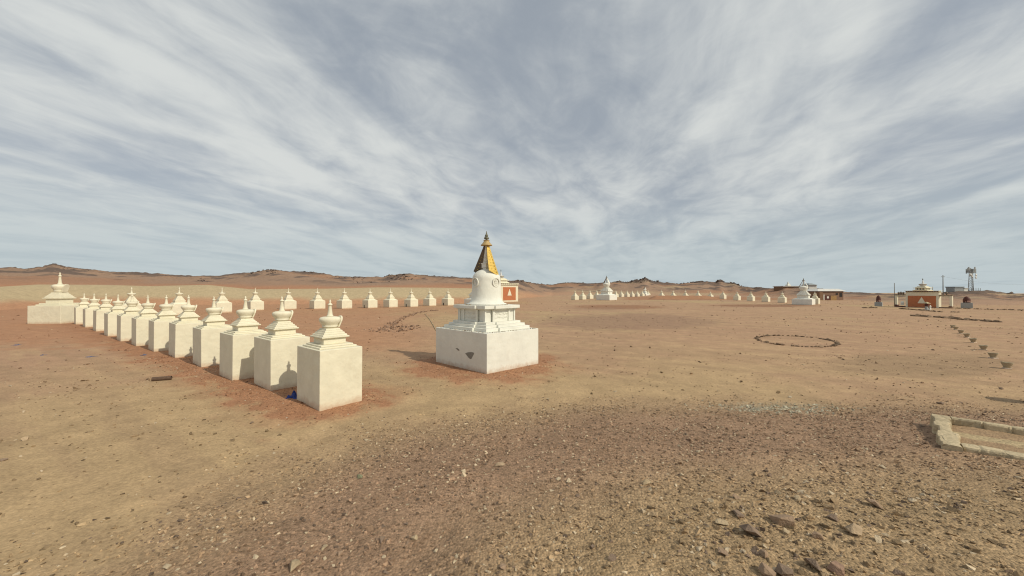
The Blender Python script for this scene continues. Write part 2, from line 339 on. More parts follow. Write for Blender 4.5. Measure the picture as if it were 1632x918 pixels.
# ------------------------------------------------------------------ ground sheet
def ground_mat():
    m, n, l, b = newmat('desert_soil'); b.inputs['Roughness'].default_value = .96; b.inputs['Specular IOR Level'].default_value = .15
    g = n.new('ShaderNodeNewGeometry'); at = n.new('ShaderNodeAttribute'); at.attribute_name = 'soil'
    gr = n.new('ShaderNodeAttribute'); gr.attribute_name = 'grav'
    def noise(sc, det=6, ro=.6):
        q = n.new('ShaderNodeTexNoise'); q.inputs['Scale'].default_value = sc; q.inputs['Detail'].default_value = det; q.inputs['Roughness'].default_value = ro; l.new(g.outputs['Position'], q.inputs['Vector']); return q.outputs[0]
    def mr(v, a, c, lo, hi):
        q = n.new('ShaderNodeMapRange'); q.inputs[1].default_value = a; q.inputs[2].default_value = c; q.inputs[3].default_value = lo; q.inputs[4].default_value = hi; l.new(v, q.inputs[0]); return q.outputs[0]
    def mt(op, a, c):
        q = n.new('ShaderNodeMath'); q.operation = op
        for i, v in enumerate((a, c)):
            if isinstance(v, (int, float)): q.inputs[i].default_value = v
            else: l.new(v, q.inputs[i])
        return q.outputs[0]
    f1 = mt('MULTIPLY', mr(noise(1.6), .3, .7, .88, 1.1), mr(noise(5.5, 12, .85), .3, .7, .80, 1.18)); f2 = mr(noise(22, 8, .7), .3, .7, .8, 1.16)
    vo = n.new('ShaderNodeTexVoronoi'); vo.inputs['Scale'].default_value = 42; l.new(g.outputs['Position'], vo.inputs['Vector'])
    hs = n.new('ShaderNodeSeparateColor'); l.new(vo.outputs['Color'], hs.inputs[0])
    cell = mr(hs.outputs[0], 0, 1, .68, 1.34)
    # speckle is stronger where there is gravel
    mixf = n.new('ShaderNodeMix'); mixf.data_type = 'FLOAT'; l.new(mt('MULTIPLY', gr.outputs['Fac'], .85), mixf.inputs[0]); mixf.inputs[2].default_value = 1; l.new(cell, mixf.inputs[3])
    # dark crumbs on the sand
    sp = mr(noise(9, 5, .75), .64, .72, 1, .62)
    k = mt('MULTIPLY', mt('MULTIPLY', f1, f2), mt('MULTIPLY', mixf.outputs[0], sp))
    sc = n.new('ShaderNodeVectorMath'); sc.operation = 'SCALE'; l.new(at.outputs['Color'], sc.inputs[0]); l.new(k, sc.inputs['Scale']); l.new(sc.outputs[0], b.inputs['Base Color'])
    hgt = mt('ADD', mt('MULTIPLY', noise(30, 8, .7), .7), mt('MULTIPLY', mt('MULTIPLY', mt('SUBTRACT', 1, vo.outputs['Distance']), gr.outputs['Fac']), .9))
    hgt = mt('ADD', hgt, mt('MULTIPLY', noise(5, 6, .6), 1.2))
    bp = n.new('ShaderNodeBump'); bp.inputs['Strength'].default_value = .75; bp.inputs['Distance'].default_value = .022; l.new(hgt, bp.inputs['Height']); l.new(bp.outputs[0], b.inputs['Normal'])
    return m
MG = ground_mat()
azf = np.linspace(R(-64), R(64), 900); azb = np.linspace(R(64), R(296), 120)[1:-1]
az = np.concatenate([azf, azb]); rr = np.concatenate([[0.02], np.geomspace(.7, 60, 300), np.geomspace(60.7, 130, 110)[0:], np.geomspace(134, 4500, 60)])
A_, R_ = np.meshgrid(az, rr); X_ = (R_*np.sin(A_)).ravel(); Y_ = (R_*np.cos(A_)).ravel()
Z_ = gz(X_, Y_); C_, g_ = soil(X_, Y_)
na = len(az); nr = len(rr); jj, ii = np.meshgrid(np.arange(nr-1), np.arange(na), indexing='ij'); i2 = (ii+1) % na
Fq = np.stack([jj*na+ii, (jj+1)*na+ii, (jj+1)*na+i2, jj*na+i2], -1).reshape(-1, 4)[:, ::-1]
Fq = Fq[:, ::-1]
ground = tri_mesh('ground', np.stack([X_, Y_, Z_], 1), Fq[:, ::-1], C_, MG, smooth=True)
ga = ground.data.attributes.new('grav', 'FLOAT', 'POINT'); ga.data.foreach_set('value', g_.astype(np.float32))
tag(ground, kind='structure')
# ------------------------------------------------------------------ hills
rx = [-900, -300, -120, 0, 40, 70, 85, 98, 130, 170, 230, 300, 345, 400, 420, 432, 450, 480, 505, 530, 560, 610, 621, 630, 652, 690, 750, 790, 830, 858, 880, 905, 950, 985, 1000, 1018, 1028, 1036, 1045, 1085, 1100, 1118, 1138, 1147, 1156, 1169, 1182, 1199, 1222, 1242, 1250, 1278, 1303, 1350, 1380, 1426, 1470, 1510, 1530, 1562, 1581, 1604, 1632, 1800, 2600]
ry = [440, 432, 425, 428, 430, 425, 421.5, 425, 429, 434, 437, 443, 443, 436.5, 433, 432, 433.5, 435, 438, 441, 443.5, 443, 440.5, 440, 438.5, 442, 444.5, 446.5, 448, 453, 454, 451.5, 452.5, 449.5, 450.5, 447.5, 445, 448, 449.5, 453, 450, 448.5, 451, 448.5, 451.5, 452, 457, 458, 459, 460, 457.5, 457.5, 460, 465.5, 468.5, 469.5, 468, 466, 465, 464.3, 466.5, 469.5, 471.5, 470, 466]
fx = [-900, -100, 0, 120, 600, 770, 880, 1160, 1250, 1350, 1420, 1500, 2600]; fz = [38, 40, 44, 58, 66, 70, 150, 150, 112, 95, 68, 60, 60]
zx = [-900, 0, 400, 770, 880, 1160, 1250, 1350, 1450, 2600]; zz = [90, 112, 128, 140, 215, 215, 150, 132, 115, 110]
dx_ = [-900, 0, 60, 160, 240, 330, 400, 520, 600, 700, 770, 860, 2600]; dy_ = [458, 457, 453.5, 454, 456, 454, 461, 460, 458, 458.5, 460, 470, 470]
cols = np.linspace(-900, 2600, 1500); rows = np.linspace(0, 1, 230)
CC, TT = np.meshgrid(cols, rows); CC = CC.ravel(); TT = TT.ravel()
zf = np.interp(CC, fx, fz); zr = np.interp(CC, zx, zz); zb = zr*1.6
Yh = np.where(TT < .7, zf+(zr-zf)*TT/.7, zr+(zb-zr)*(TT-.7)/.3); Xh = (CC-CX)/F*Yh
dm = sstep(860, 760, CC)                                # the pale dune stands only on the left
zrid = CH+(HY-np.interp(CC, rx, ry))/F*zr
zd = (CH+(HY-np.interp(CC, dx_, dy_))/F*(zf+14))*dm
n1 = fbm(Xh*.06, Yh*.06, 5, 3); n2 = fbm(Xh*.25, Yh*.25, 4, 8); n3 = fbm(Xh*.9, Yh*.9, 3, 13)
up = sstep(0, 1, (Yh-zf)/13)*zd
q = np.clip((Yh-zf-16*dm)/(zr-zf-16*dm), 0, 1)
hill = np.maximum(0, zrid-zd)*(q*q*(3-2*q))**(.95)
Zh = -.35+.35*sstep(0, 4, Yh-zf)+up+hill-dm*.5*np.exp(-((Yh-zf-19)/3)**2)
Zh = np.where(Yh > zr, np.maximum(-2-.004*(Yh-zr), (zrid)*(1-sstep(0, 1, (Yh-zr)/(zb-zr))*1.5)), Zh)
rug = sstep(.15, .8, q)*np.where(Yh > zr, .6, 1)
ridg = 1-np.abs(2*fbm(Xh*.045+n1, Yh*.045, 4, 15)-1)
Zh = Zh+rug*((n1-.5)*1.4+(ridg-.8)*2.2*(1-sstep(.75, 1, q))*sstep(.2, .5, q)+(n2-.5)*1.0+(n3-.5)*.7*sstep(.4, .9, q))
Zh = Zh-.5*sstep(-1, .0, -(Yh-zf)/1.5)
mixa = lambda C, c, m: C*(1-np.clip(m, 0, 1)[:, None])+c*np.clip(m, 0, 1)[:, None]
Ch = np.ones((len(CC), 1))*RED2[None]
Ch = mixa(Ch, PINK*.85, sstep(840, 900, CC)*sstep(1.0, .0, q))
ds = sstep(3, 6, Yh-zf+3*(n2-.5))*dm
Ch = mixa(Ch, PALE, ds)
Ch = mixa(Ch, RED*.95, sstep(15, 18, Yh-zf+5*(n2-.5))*dm)
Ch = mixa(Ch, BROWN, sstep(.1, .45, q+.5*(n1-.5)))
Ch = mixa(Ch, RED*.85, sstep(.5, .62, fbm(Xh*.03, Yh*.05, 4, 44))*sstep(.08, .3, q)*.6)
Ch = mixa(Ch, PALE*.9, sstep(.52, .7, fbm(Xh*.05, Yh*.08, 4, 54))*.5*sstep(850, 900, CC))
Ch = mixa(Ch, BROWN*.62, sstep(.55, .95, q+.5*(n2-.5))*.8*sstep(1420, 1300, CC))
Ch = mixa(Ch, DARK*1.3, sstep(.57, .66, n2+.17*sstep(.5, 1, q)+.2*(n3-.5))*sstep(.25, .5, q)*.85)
nc = len(cols); nrw = len(rows); jj, ii = np.meshgrid(np.arange(nrw-1), np.arange(nc-1), indexing='ij')
Fh = np.stack([jj*nc+ii, jj*nc+ii+1, (jj+1)*nc+ii+1, (jj+1)*nc+ii], -1).reshape(-1, 4)
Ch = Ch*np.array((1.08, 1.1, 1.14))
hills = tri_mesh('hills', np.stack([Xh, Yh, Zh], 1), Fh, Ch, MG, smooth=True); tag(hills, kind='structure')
ha = hills.data.attributes.new('grav', 'FLOAT', 'POINT'); ha.data.foreach_set('value', np.full(len(CC), .6, np.float32))
Yg = Yh.reshape(nrw, nc); Zg = Zh.reshape(nrw, nc)
def hillz(px, Z):
    i = int(round((px-cols[0])/(cols[1]-cols[0]))); return float(np.interp(Z, Yg[:, i], Zg[:, i]))
# dark outcrops on the slopes
pos = []; sz = []
for (px, q0, n, sp, s) in ((85, .97, 26, 12, .8), (100, .8, 12, 16, .5), (180, .8, 14, 30, .35), (265, .75, 22, 40, .35), (322, .6, 12, 14, .4), (428, .95, 40, 18, .75), (432, .8, 30, 22, .55), (505, .85, 20, 20, .45), (560, .75, 26, 28, .45), (621, .96, 24, 6, 1.0), (640, .75, 44, 26, .6), (590, .6, 20, 30, .4),
                           (688, .9, 24, 14, .6), (830, .92, 40, 26, .8), (860, .93, 14, 14, .6), (1000, .93, 40, 24, .9), (1028, .97, 36, 9, 1.3), (1020, .75, 26, 14, .8), (1045, .92, 20, 10, .9), (1110, .93, 36, 18, .9), (1085, .86, 12, 7, .8), (1147, .96, 30, 5, 1.3), (1172, .93, 22, 12, .9), (1210, .85, 20, 30, .5), (905, .9, 14, 24, .6), (940, .8, 10, 26, .5), (1612, .96, 16, 5, .7), (1500, .9, 8, 14, .3), (1360, .9, 14, 24, .4), (40, .85, 12, 22, .4), (-40, .9, 20, 40, .7)):
    for _ in range(int(n*1.7)):
        p = px+random.gauss(0, sp*.55); zf0 = np.interp(p, fx, fz); zr0 = np.interp(p, zx, zz)
        Z = zf0+(zr0-zf0)*min(1.02, q0+random.gauss(0, .035)); z = hillz(p, Z); s_ = s*random.uniform(.3, 1.05)
        pos.append(((p-CX)/F*Z, Z, z-.1)); sz.append(s_)
cc = DARK[None]*rng.uniform(.7, 2.0, (len(pos), 1))
tag(stones('hillside_rocks', pos, sz, cc, M['stone'], .3), 'dark rock outcrops scattered along the ridges of the brown hills', 'rocks', kind='stuff')

# ------------------------------------------------------------------ stupas
ORD = ['nearest', 'second', 'third', 'fourth', 'fifth', 'sixth', 'seventh', 'eighth', 'ninth', 'tenth', 'eleventh', 'twelfth']
def ear(mb, hx, hy, z0, z1, flare):                   # arched niche plate leaning out of the vase on its +x side
    n = 12; pts = []
    for i in range(n+1):
        a = math.pi*i/n; pts.append((hy*math.cos(a)*(1 if True else 0), z0+(z1-z0)*(.55+.45*math.sin(a))))
    pts = [(hy*.8, z0)]+pts+[(-hy*.8, z0)]
    vs = []
    for off in (0, .035*flare):
        for (y, z) in pts:
            t = (z-z0)/(z1-z0); vs.append((hx*(.72+.42*t)+off, y, z))
    k = len(pts); mb.add(vs, [tuple(range(k))[::-1], tuple(range(k, 2*k))]+[(i, (i+1) % k, k+(i+1) % k, k+i) for i in range(k)])
def finial_small(mb, z0, h, r):
    mb.lathe([(r*1.35, z0), (r*1.38, z0+h*.05), (r*1.1, z0+h*.075), (r*1.05, z0+h*.1), (r*.62, z0+h*.62), (r*.68, z0+h*.64), (r*.98, z0+h*.66), (r*.98, z0+h*.69), (r*.7, z0+h*.74), (r*.36, z0+h*.78), (r*.34, z0+h*.81), (r*.48, z0+h*.86), (r*.30, z0+h*.92), (r*.05, z0+h)], 16)
def votive(name, label, sR, sL, hb, kx, kz, mat, ms=1.):
    root = empty(name, (0, 0, 0)); tag(root, label, 'stupa')
    mb = MB(); nx, ny, nz = 8, 8, 8
    MB().fr(-.12, hb, sR/2, sL/2).build('base_block', mat, root, .012*ms)
    z = hb
    qa, qb = min(.39*kx, sR*.47), min(.43*kx, sL*.47)
    MB().fr(z, z+.035*kz, qa, qb).fr(z+.035*kz+.001, z+.07*kz, qa*.87, qb*.87).fr(z+.07*kz+.001, z+.19*kz, .235*kx, .25*kx).build('plinth', mat, root, .008*ms)
    m = MB().fr(z+.192*kz, z+.205*kz, .25*kx, .265*kx, .29*kx, .305*kx).fr(z+.206*kz, z+.235*kz, .29*kx, .305*kx)
    a = .26
    for i in range(4):
        m.fr(z+(.236+.04*i)*kz, z+(.275+.04*i)*kz, (a-.034*i)*kx, (a+.015-.034*i)*kx, (a-.012-.034*i)*kx, (a+.003-.034*i)*kx)
    m.build('stepped_cornice', mat, root, .006*ms)
    v = MB().lathe([(q*kx, z+w_*kz) for q, w_ in ((.135, .396), (.14, .415), (.155, .42), (.158, .44), (.15, .445), (.168, .48), (.20, .525), (.216, .565), (.214, .595), (.195, .622), (.15, .638), (.07, .645))], 28)
    vz = v.build('vase', mat, root)
    e = MB(); ear(e, .19*kx, .12*kx, z+.41*kz, z+.655*kz, kx); e.build('niche_arch', mat, root, .006*ms)
    f = MB(); finial_small(f, z+.645*kz, .375*kz, .05*kx); f.build('spire', mat, root)
    return root
near = votive('small_stupa', 'x', .89, 1.15, 1.205, 1, 1, M['cream'])
for i, (c, th) in enumerate(ROWC):
    o = near if i == 0 else copy_tree(near)
    o.location = (c[0], c[1], 0); o.rotation_euler = (random.gauss(0, .006), random.gauss(0, .006), th+random.gauss(0, .012)); o.scale = (1, 1, random.uniform(.985, 1.015))
    o['group'] = 'small cream stupas standing in the left row'
    o['label'] = 'small cream stupa, %s of the slanting left row counted from the camera' % ORD[i]
    if i == 0: o['label'] = 'nearest and largest looking small cream stupa, at the right end of the left row'
    if i == 11: o['label'] = 'farthest small cream stupa of the slanting left row, beside the big corner stupa'
lc = centre(97, 516, R(7), 0, 0); th = R(7); s_ = 2.1
root = votive('corner_stupa', 'big cream stupa with flared vase at the far left end of the slanting row', s_, s_, 1.30, 1.95, 2.42, M['cream'], 2)
root.location = (lc[0]-math.cos(th)*s_/2-math.sin(th)*s_/2, lc[1]-math.sin(th)*s_/2+math.cos(th)*s_/2, 0); root.rotation_euler = (0, 0, th)
# -- ring stupas farther off
def ring_stupa(kx, ks, s, hb):
    root = empty('ring_stupa', (0, 0, 0)); tag(root, 'x', 'stupa'); mat = M['cream']; h = s/2
    MB().fr(-.3, hb, h, h).build('base_block', mat, root, .015)
    z = hb
    MB().fr(z, z+.05*ks, h*.93, h*.93, h*.9, h*.9).fr(z+.051*ks, z+.16*ks, h*.8, h*.8, h*.66, h*.66).fr(z+.161*ks, z+.3*ks, h*.56, h*.56).build('plinth', mat, root, .01)
    m = MB().fr(z+.301*ks, z+.37*ks, .42*kx, .42*kx)
    for i in range(5): m.fr(z+(.372+.085*i)*ks, z+(.455+.085*i)*ks, (.37-.045*i)*kx, (.37-.045*i)*kx, (.345-.045*i)*kx, (.345-.045*i)*kx)
    m.build('stepped_cornice', mat, root, .01)
    MB().lathe([(.17*kx, z+.79*ks), (.2*kx, z+.84*ks), (.28*kx, z+.97*ks), (.31*kx, z+1.03*ks), (.29*kx, z+1.08*ks), (.08*kx, z+1.11*ks)], 20).build('vase', mat, root)
    f = MB(); finial_small(f, z+1.1*ks, .58*ks, .065*kx); f.build('spire', mat, root)
    return root
RB = ring_stupa(1, 1, 1.42, 1.06)
back = [(209.8, 504, 60), (285.7, 501.5, 58), (345, 498.8, 55), (399.5, 494.9, 52), (453.3, 493.4, 50), (500.9, 492.7, 51), (545, 492.2, 52), (586.9, 491.2, 53), (620.4, 490.2, 53), (654.3, 489.3, 56), (684.4, 487.8, 58), (713.8, 487, 59.5)]
names = ['leftmost of the back row, behind the slanting row', 'second from left in the back row, mostly hidden', 'third from left in the back row, beside a nearer spire', 'fourth from left in the back row', 'fifth from left in the back row', 'sixth from left in the back row, just left of the nearest spire', 'seventh from left in the back row, just right of the nearest spire', 'eighth from left in the back row, with a small dark door', 'ninth from left in the back row', 'tenth from left in the back row, with a small dark door', 'eleventh from left in the back row', 'rightmost of the back row, beside the main stupa, with a small dark door']
def doorpart(root, s, off):
    MB().box(-s/2-.012, -s/2+.05, off-.09, off+.09, -.05, .42).build('door', M['dark'], root)
for i, (px, py, a) in enumerate(back):
    o = RB if i == 0 else copy_tree(RB); th = R(min(a, 54.5)); c = centre(px, py, th, 1.42, 1.42)
    if i < 2: c = flat(px, py)
    o.location = (c[0], c[1], 0); o.rotation_euler = (0, 0, th)
    o['label'] = 'cream stupa, '+names[i]; o['group'] = 'cream stupas in the back row of the ring on the left'
for o, i in ((o, i) for i, o in enumerate([x for x in COL.objects if x.name.startswith('ring_stupa')])):
    if i in (7, 9, 11): doorpart(o, 1.42, .25)
far = [(916.4, 477.9), (928.5, 477.2), (940.3, 476.4), (951.2, 475.7), (981.5, 473.9), (990.3, 473.5), (999.5, 473.3), (1007.4, 473), (1015.7, 472.6), (1023.6, 472.3), (1033.0, 472.0)]
for i, (px, py) in enumerate(far):
    o = copy_tree(RB); c = flat(px, py); o.location = (c[0], c[1], G(*c)); o.rotation_euler = (0, 0, R(34)); o.scale = (.96,)*3
    side = 'left of' if i < 4 else 'right of'; k = i if i < 4 else i-4
    o['label'] = 'tiny distant stupa %s the tall far stupa, %s of that run' % (side, ['first', 'second', 'third', 'fourth', 'fifth', 'sixth', 'seventh'][k])
    o['group'] = 'tiny distant stupas beside the tall far stupa'
for i, (px, Z) in enumerate([(1054.3, 112), (1072.7, 110), (1092.3, 108.5), (1112.5, 109)]):
    o = copy_tree(RB); p = atz(px, Z); o.location = (p.x, p.y, G(p.x, p.y)); o.rotation_euler = (0, 0, R(34)); o.scale = (1, 1, 1.0)
    o['label'] = 'distant stupa with its block hidden by the red bank, %s from left' % ['first', 'second', 'third', 'fourth'][i]
    o['group'] = 'distant stupas standing behind the red bank'
RC = ring_stupa(.9, .74, 1.2, 1.02)
rgt = [(1133.5, 475.9, 32, 109), (1154, 477.5, 33, 99), (1176.8, 478.8, 34, 91), (1199.5, 480.3, 35, 83), (1224, 481.5, 37, 78), (1250.7, 482.8, 38.6, 73), (1304.2, 485.2, 40, 65)]
for i, (px, py, a, Z) in enumerate(rgt):
    o = RC if i == 0 else copy_tree(RC); th = R(a); c = centre(px, py, th, 1.2, 1.2)
    o.location = (c[0], c[1], G(*c)); o.rotation_euler = (0, 0, th)
    o['label'] = ['white stupa at the right end of the red bank, first of its run', 'second white stupa of the run leading to the big right stupa', 'third white stupa of the run leading to the big right stupa', 'fourth white stupa of the run leading to the big right stupa', 'fifth white stupa of the run leading to the big right stupa', 'white stupa just left of the big right stupa', 'small white stupa half hidden behind the right side of the big right stupa'][i]
    o['group'] = 'white stupas in the run leading to the big right stupa'
# -- the main stupa
def main_stupa():
    root = empty('main_stupa', (MAINC[0], MAINC[1], 0), R(44.5)); w = M['white']
    tag(root, 'tall white stupa with bell dome and gilded spire standing alone in the middle', 'stupa')
    MB().fr(-.15, 1.175, 1.1, 1.3).build('base_block', w, root, .012)
    e = []; es = []; ec = []
    for k in range(300):                               # broken plaster and grit lying along the top of the block
        t = random.uniform(-1, 1); s = random.choice((0, 1, 2, 3))
        a = 1.1-abs(random.gauss(0, .05))-.01; b = 1.3-abs(random.gauss(0, .05))-.01
        p = [(t*1.08, -b), (a, t*1.28), (t*1.08, b), (-a, t*1.28)][s]
        e.append((p[0], p[1], 1.178)); es.append(random.uniform(.006, .028)); ec.append(random.choice(((.62, .58, .48), (.5, .44, .35), (.2, .16, .12), (.3, .24, .18))))
    stones('broken_plaster_edge', e, es, ec, M['stone'], .2, root)['kind'] = 'stuff'
    # chipped places on the left face (-x)
    def patch(name, pts):
        k = len(pts); vs = [(-1.1-.004, y, z) for y, z in pts]+[(-1.1+.03, y, z) for y, z in pts]
        MB().add(vs, [tuple(range(k)), tuple(range(k, 2*k))[::-1]]+[(i, k+i, k+(i+1) % k, (i+1) % k) for i in range(k)]).build(name, M['concrete'], root)
    patch('chipped_patch', [(-.30, .50), (-.42, .545), (-.56, .57), (-.68, .575), (-.73, .56), (-.69, .49), (-.64, .43), (-.60, .375), (-.55, .36), (-.47, .385), (-.40, .43), (-.34, .475)])
    patch('chipped_patch', [(.19, .60), (.10, .615), (.02, .59), (-.01, .54), (.05, .545), (.12, .57)])
    st = MB(); st.plus(1.176, 1.275, 1.0, 1.14, .07).plus(1.276, 1.355, .90, 1.02, .07).plus(1.356, 1.43, .80, .90, .06)
    st.build('stepped_plinth', w, root, .008)
    bd = MB().plus(1.431, 1.80, .66, .70, .05)
    for sgn in (-1, 1):
        for t in (-.62, -.33, .33, .62):
            bd.box(t-.035, t+.035, sgn*.71-.03 if sgn > 0 else -.74, sgn*.71+.03 if sgn > 0 else -.68, 1.432, 1.798) if abs(t) < .4 else bd.box(t-.03, t+.03, (.655 if sgn > 0 else -.685), (.685 if sgn > 0 else -.655), 1.432, 1.798)
            bd.box((.64 if sgn > 0 else -.70), (.70 if sgn > 0 else -.64), t-.035, t+.035, 1.433, 1.797) if abs(t) < .4 else bd.box((.60 if sgn > 0 else -.645), (.645 if sgn > 0 else -.60), t-.03, t+.03, 1.433, 1.797)
    bd.build('throne', w, root, .006)
    MB().plus(1.801, 1.835, .74, .79, .055).plus(1.836, 1.935, .81, .86, .06).build('top_slab', w, root, .008)
    # relief on the throne panels
    for ax in (0, 1):
        rl = MB().box(-.31, .31, -.703, -.699, 1.475, 1.76) if ax == 0 else MB().box(-.663, -.659, -.31, .31, 1.475, 1.76)
        for k in range(26):
            t = -.29+.58*(k % 13)/12; zc = 1.56+.12*(k//13)+random.uniform(-.02, .02); r = random.uniform(.012, .026)
            if ax == 0: rl.fr(zc-r, zc+r, r, .012, cx=t, cy=-.706)
            else: rl.fr(zc-r, zc+r, .012, r, cx=-.666, cy=t)
        rl.build('relief_panel', w, root, .004)
    prof = [(.63, 1.936), (.66, 1.95), (.655, 1.975), (.58, 2.0), (.53, 2.05), (.50, 2.12), (.485, 2.2), (.478, 2.35), (.472, 2.55), (.462, 2.70), (.458, 2.77)]
    for i in range(1, 13):
        a = math.pi/2*i/12; prof.append((.458*math.cos(a)+.004, 2.77+.34*math.sin(a)))
    MB().lathe(prof, 48).build('dome', w, root)
    gr = [(.66*math.cos(a)+random.uniform(-.03, .03), .66*math.sin(a)+random.uniform(-.03, .03), 1.937) for a in np.linspace(0, 2*math.pi, 90)]
    stones('dome_footing_grit', gr, [random.uniform(.01, .03) for _ in gr], [random.choice(((.42, .28, .15), (.5, .35, .18), (.15, .12, .1))) for _ in gr], M['stone'], .2, root)['kind'] = 'stuff'
    for ang in (math.pi, -math.pi/2):                  # round reliefs with lettering-like strokes
        b = MB(); n = 26
        for (r0, r1, d) in ((.125, .15, .035), (.0, .108, .006)):
            k = len(b.v); vs = []
            for i in range(n):
                a = 2*math.pi*i/n
                for rr_, xx in ((r0, 0), (r1, 0), (r0, d), (r1, d)): vs.append((xx, rr_*math.cos(a), rr_*math.sin(a)))
            fs = []
            for i in range(n):
                j = (i+1) % n; A = 4*i; B = 4*j; fs += [(A+2, A+3, B+3, B+2), (A+1, B+1, B+3, A+3), (A, A+2, B+2, B), (A, B, B+1, A+1)]
            b.add(vs, fs)
        for (y0, y1, z0, z1) in ((-.06, -.035, -.06, .05), (-.012, .012, -.075, .05), (.035, .06, -.06, .05), (-.075, .075, .04, .06), (-.06, .06, -.03, -.01), (-.03, .03, .075, .09), (-.05, .05, -.095, -.08)):
            b.box(.0, .026, y0, y1, z0, z1)
        m_ = b.build('medallion', M['whitetrim'], root, .003); m_.location = (.452*math.cos(ang), .452*math.sin(ang), 2.66); m_.rotation_euler = (0, 0, ang)
    MB().fr(3.09, 3.145, .09, .09).fr(3.146, 3.27, .115, .115).fr(3.271, 3.30, .135, .135).build('harmika', M['white'], root, .006)
    pr = []
    for i in range(13):
        r = .115-.075*i/12; z = 3.30+.575*i/13; pr += [(r*.84, z), (r, z+.008), (r, z+.028), (r*.84, z+.036)]
    MB().lathe(pr, 20).build('spire', M['white'], root)
    for sg, mt in ((-1, M['gold']), (1, M['gold'])):
        nn = 14; v = []; 
        for i in range(nn+1):
            t = i/nn
            for j in range(7):
                s = j/6*2-1; wd = .045+.185*t**.9; zb_ = 3.0-.17*s*sg*-1 if False else 2.93-.11*s
                z = 3.885+(zb_-3.885)*t; off = .085+.31*t**1.15+.03*(1-s*s)*t
                v.append((s*wd, sg*off, z))
        k = len(v); v2 = [(x, y-sg*.016, z) for x, y, z in v]; f = []
        q_ = lambda i, j: i*7+j
        for i in range(nn):
            for j in range(6):
                f.append((q_(i, j), q_(i, j+1), q_(i+1, j+1), q_(i+1, j))); f.append((k+q_(i, j), k+q_(i+1, j), k+q_(i+1, j+1), k+q_(i, j+1)))
            for j in (0, 6): f.append((q_(i, j), q_(i+1, j), k+q_(i+1, j), k+q_(i, j)))
        for i in (0, nn):
            for j in range(6): f.append((q_(i, j), q_(i, j+1), k+q_(i, j+1), k+q_(i, j)))
        sp = MB().add(v+v2, f).build('side_panel', mt, root)
        sp['label'] = 'gilded side panel facing the sun' if sg < 0 else 'side panel turned to the camera with its dark back'
        if sg > 0: sp.data.materials[0] = M['brownmetal']
        rl = MB()
        for i in range(9):
            t = (i+.7)/9.4; wd = .045+.185*t**.9; off = .085+.31*t**1.15+.03*t; z = 3.885+(2.93-3.885)*t
            for s in ((-.45, .45) if i > 2 else (0,)):
                r = .014+.012*t; rl.fr(z-r, z+r, r, .010, cx=s*wd, cy=sg*(off+.002))
        rl.build('panel_relief', M['gold'], sp, .004)
    MB().lathe([(.185, 3.875), (.19, 3.885), (.185, 3.90), (.135, 3.95), (.10, 4.0), (.085, 4.03), (.10, 4.035), (.10, 4.055), (.03, 4.06)], 28).build('parasol', M['dullgold'], root)
    fn = MB().lathe([(.02, 4.05), (.025, 4.075), (.075, 4.09), (.085, 4.12), (.05, 4.14), (.045, 4.17), (.055, 4.20), (.045, 4.235), (.018, 4.26), (.022, 4.28), (.005, 4.36)], 16)
    for s in (-1, 1): fn.tube((s*.06, 0, 4.095), (s*.095, 0, 4.165), .02, .006)
    fn.build('finial', M['verdigris'], root)
    return root
main = main_stupa()
# -- big far stupas with pot-shaped vase
def big_stupa():
    root = empty('big_stupa', (0, 0, 0)); tag(root, 'x', 'stupa'); w = M['white']
    MB().fr(-.3, 1.3, 1.85, 1.85).build('base_block', w, root, .02)
    MB().fr(1.301, 1.36, 1.7, 1.7, 1.6, 1.6).fr(1.361, 1.5, 1.5, 1.5, 1.32, 1.32).plus(1.501, 2.15, 1.1, 1.1, .08).build('throne', w, root, .015)
    m = MB().plus(2.151, 2.32, 1.26, 1.26, .08)
    for i in range(4): m.plus(2.321+.2*i, 2.52+.2*i, 1.12-.15*i, 1.12-.15*i, .07)
    m.build('stepped_cornice', w, root, .015)
    MB().lathe([(.5, 3.12), (.55, 3.25), (.62, 3.35), (.80, 3.75), (.88, 3.98), (.80, 4.15), (.55, 4.28), (.25, 4.33)], 32).build('vase', w, root)
    pr = []
    for i in range(13): r = .24-.17*i/12; z = 4.3+1.2*i/13; pr += [(r*.86, z), (r, z+.02), (r, z+.06), (r*.86, z+.075)]
    MB().lathe(pr, 16).build('spire', w, root)
    for sg, mt in ((-1, M['white']), (1, M['brownmetal'])):
        for s in (-1, 1):
            pass
        v = []
        for t in (0, .35, .7, 1): 
            for s in (-1, 1): v.append((s*(.07+.30*t), sg*(.13+.66*t), 5.55-1.35*t))
        v2 = [(x, y-sg*.05, z) for x, y, z in v]; f = []
        for i in range(3):
            a = 2*i; f += [(a, a+1, a+3, a+2), (8+a, 8+a+2, 8+a+3, 8+a+1), (a, a+2, 8+a+2, 8+a), (a+1, 8+a+1, 8+a+3, a+3)]
        f += [(0, 8, 9, 1), (6, 7, 15, 14)]
        MB().add(v+v2, f).build('side_panel', mt, root)
    MB().lathe([(.27, 5.5), (.27, 5.54), (.12, 5.68), (.1, 5.74), (.03, 5.75)], 20).build('parasol', M['brownmetal'], root)
    MB().lathe([(.03, 5.74), (.09, 5.82), (.06, 5.9), (.07, 5.96), (.005, 6.12)], 12).build('finial', M['verdigris'], root)
    return root
BS = big_stupa()
def put_big(o, px, py, a, sc, lab, rz=0):
    c = centre(px, py, R(a), 3.7*sc, 3.7*sc); o.location = (c[0], c[1], G(*c)); o.rotation_euler = (0, 0, R(a)); o.scale = (sc,)*3; o['label'] = lab; o['group'] = 'big white stupas on the far side of the ring'
put_big(BS, 971.4, 478.8, 46, 1.0, 'tall far stupa with dark spire frame, between runs of tiny stupas')
o = copy_tree(BS); put_big(o, 1294, 486.3, 42, .735, 'big white stupa on the right, beside the brown house')
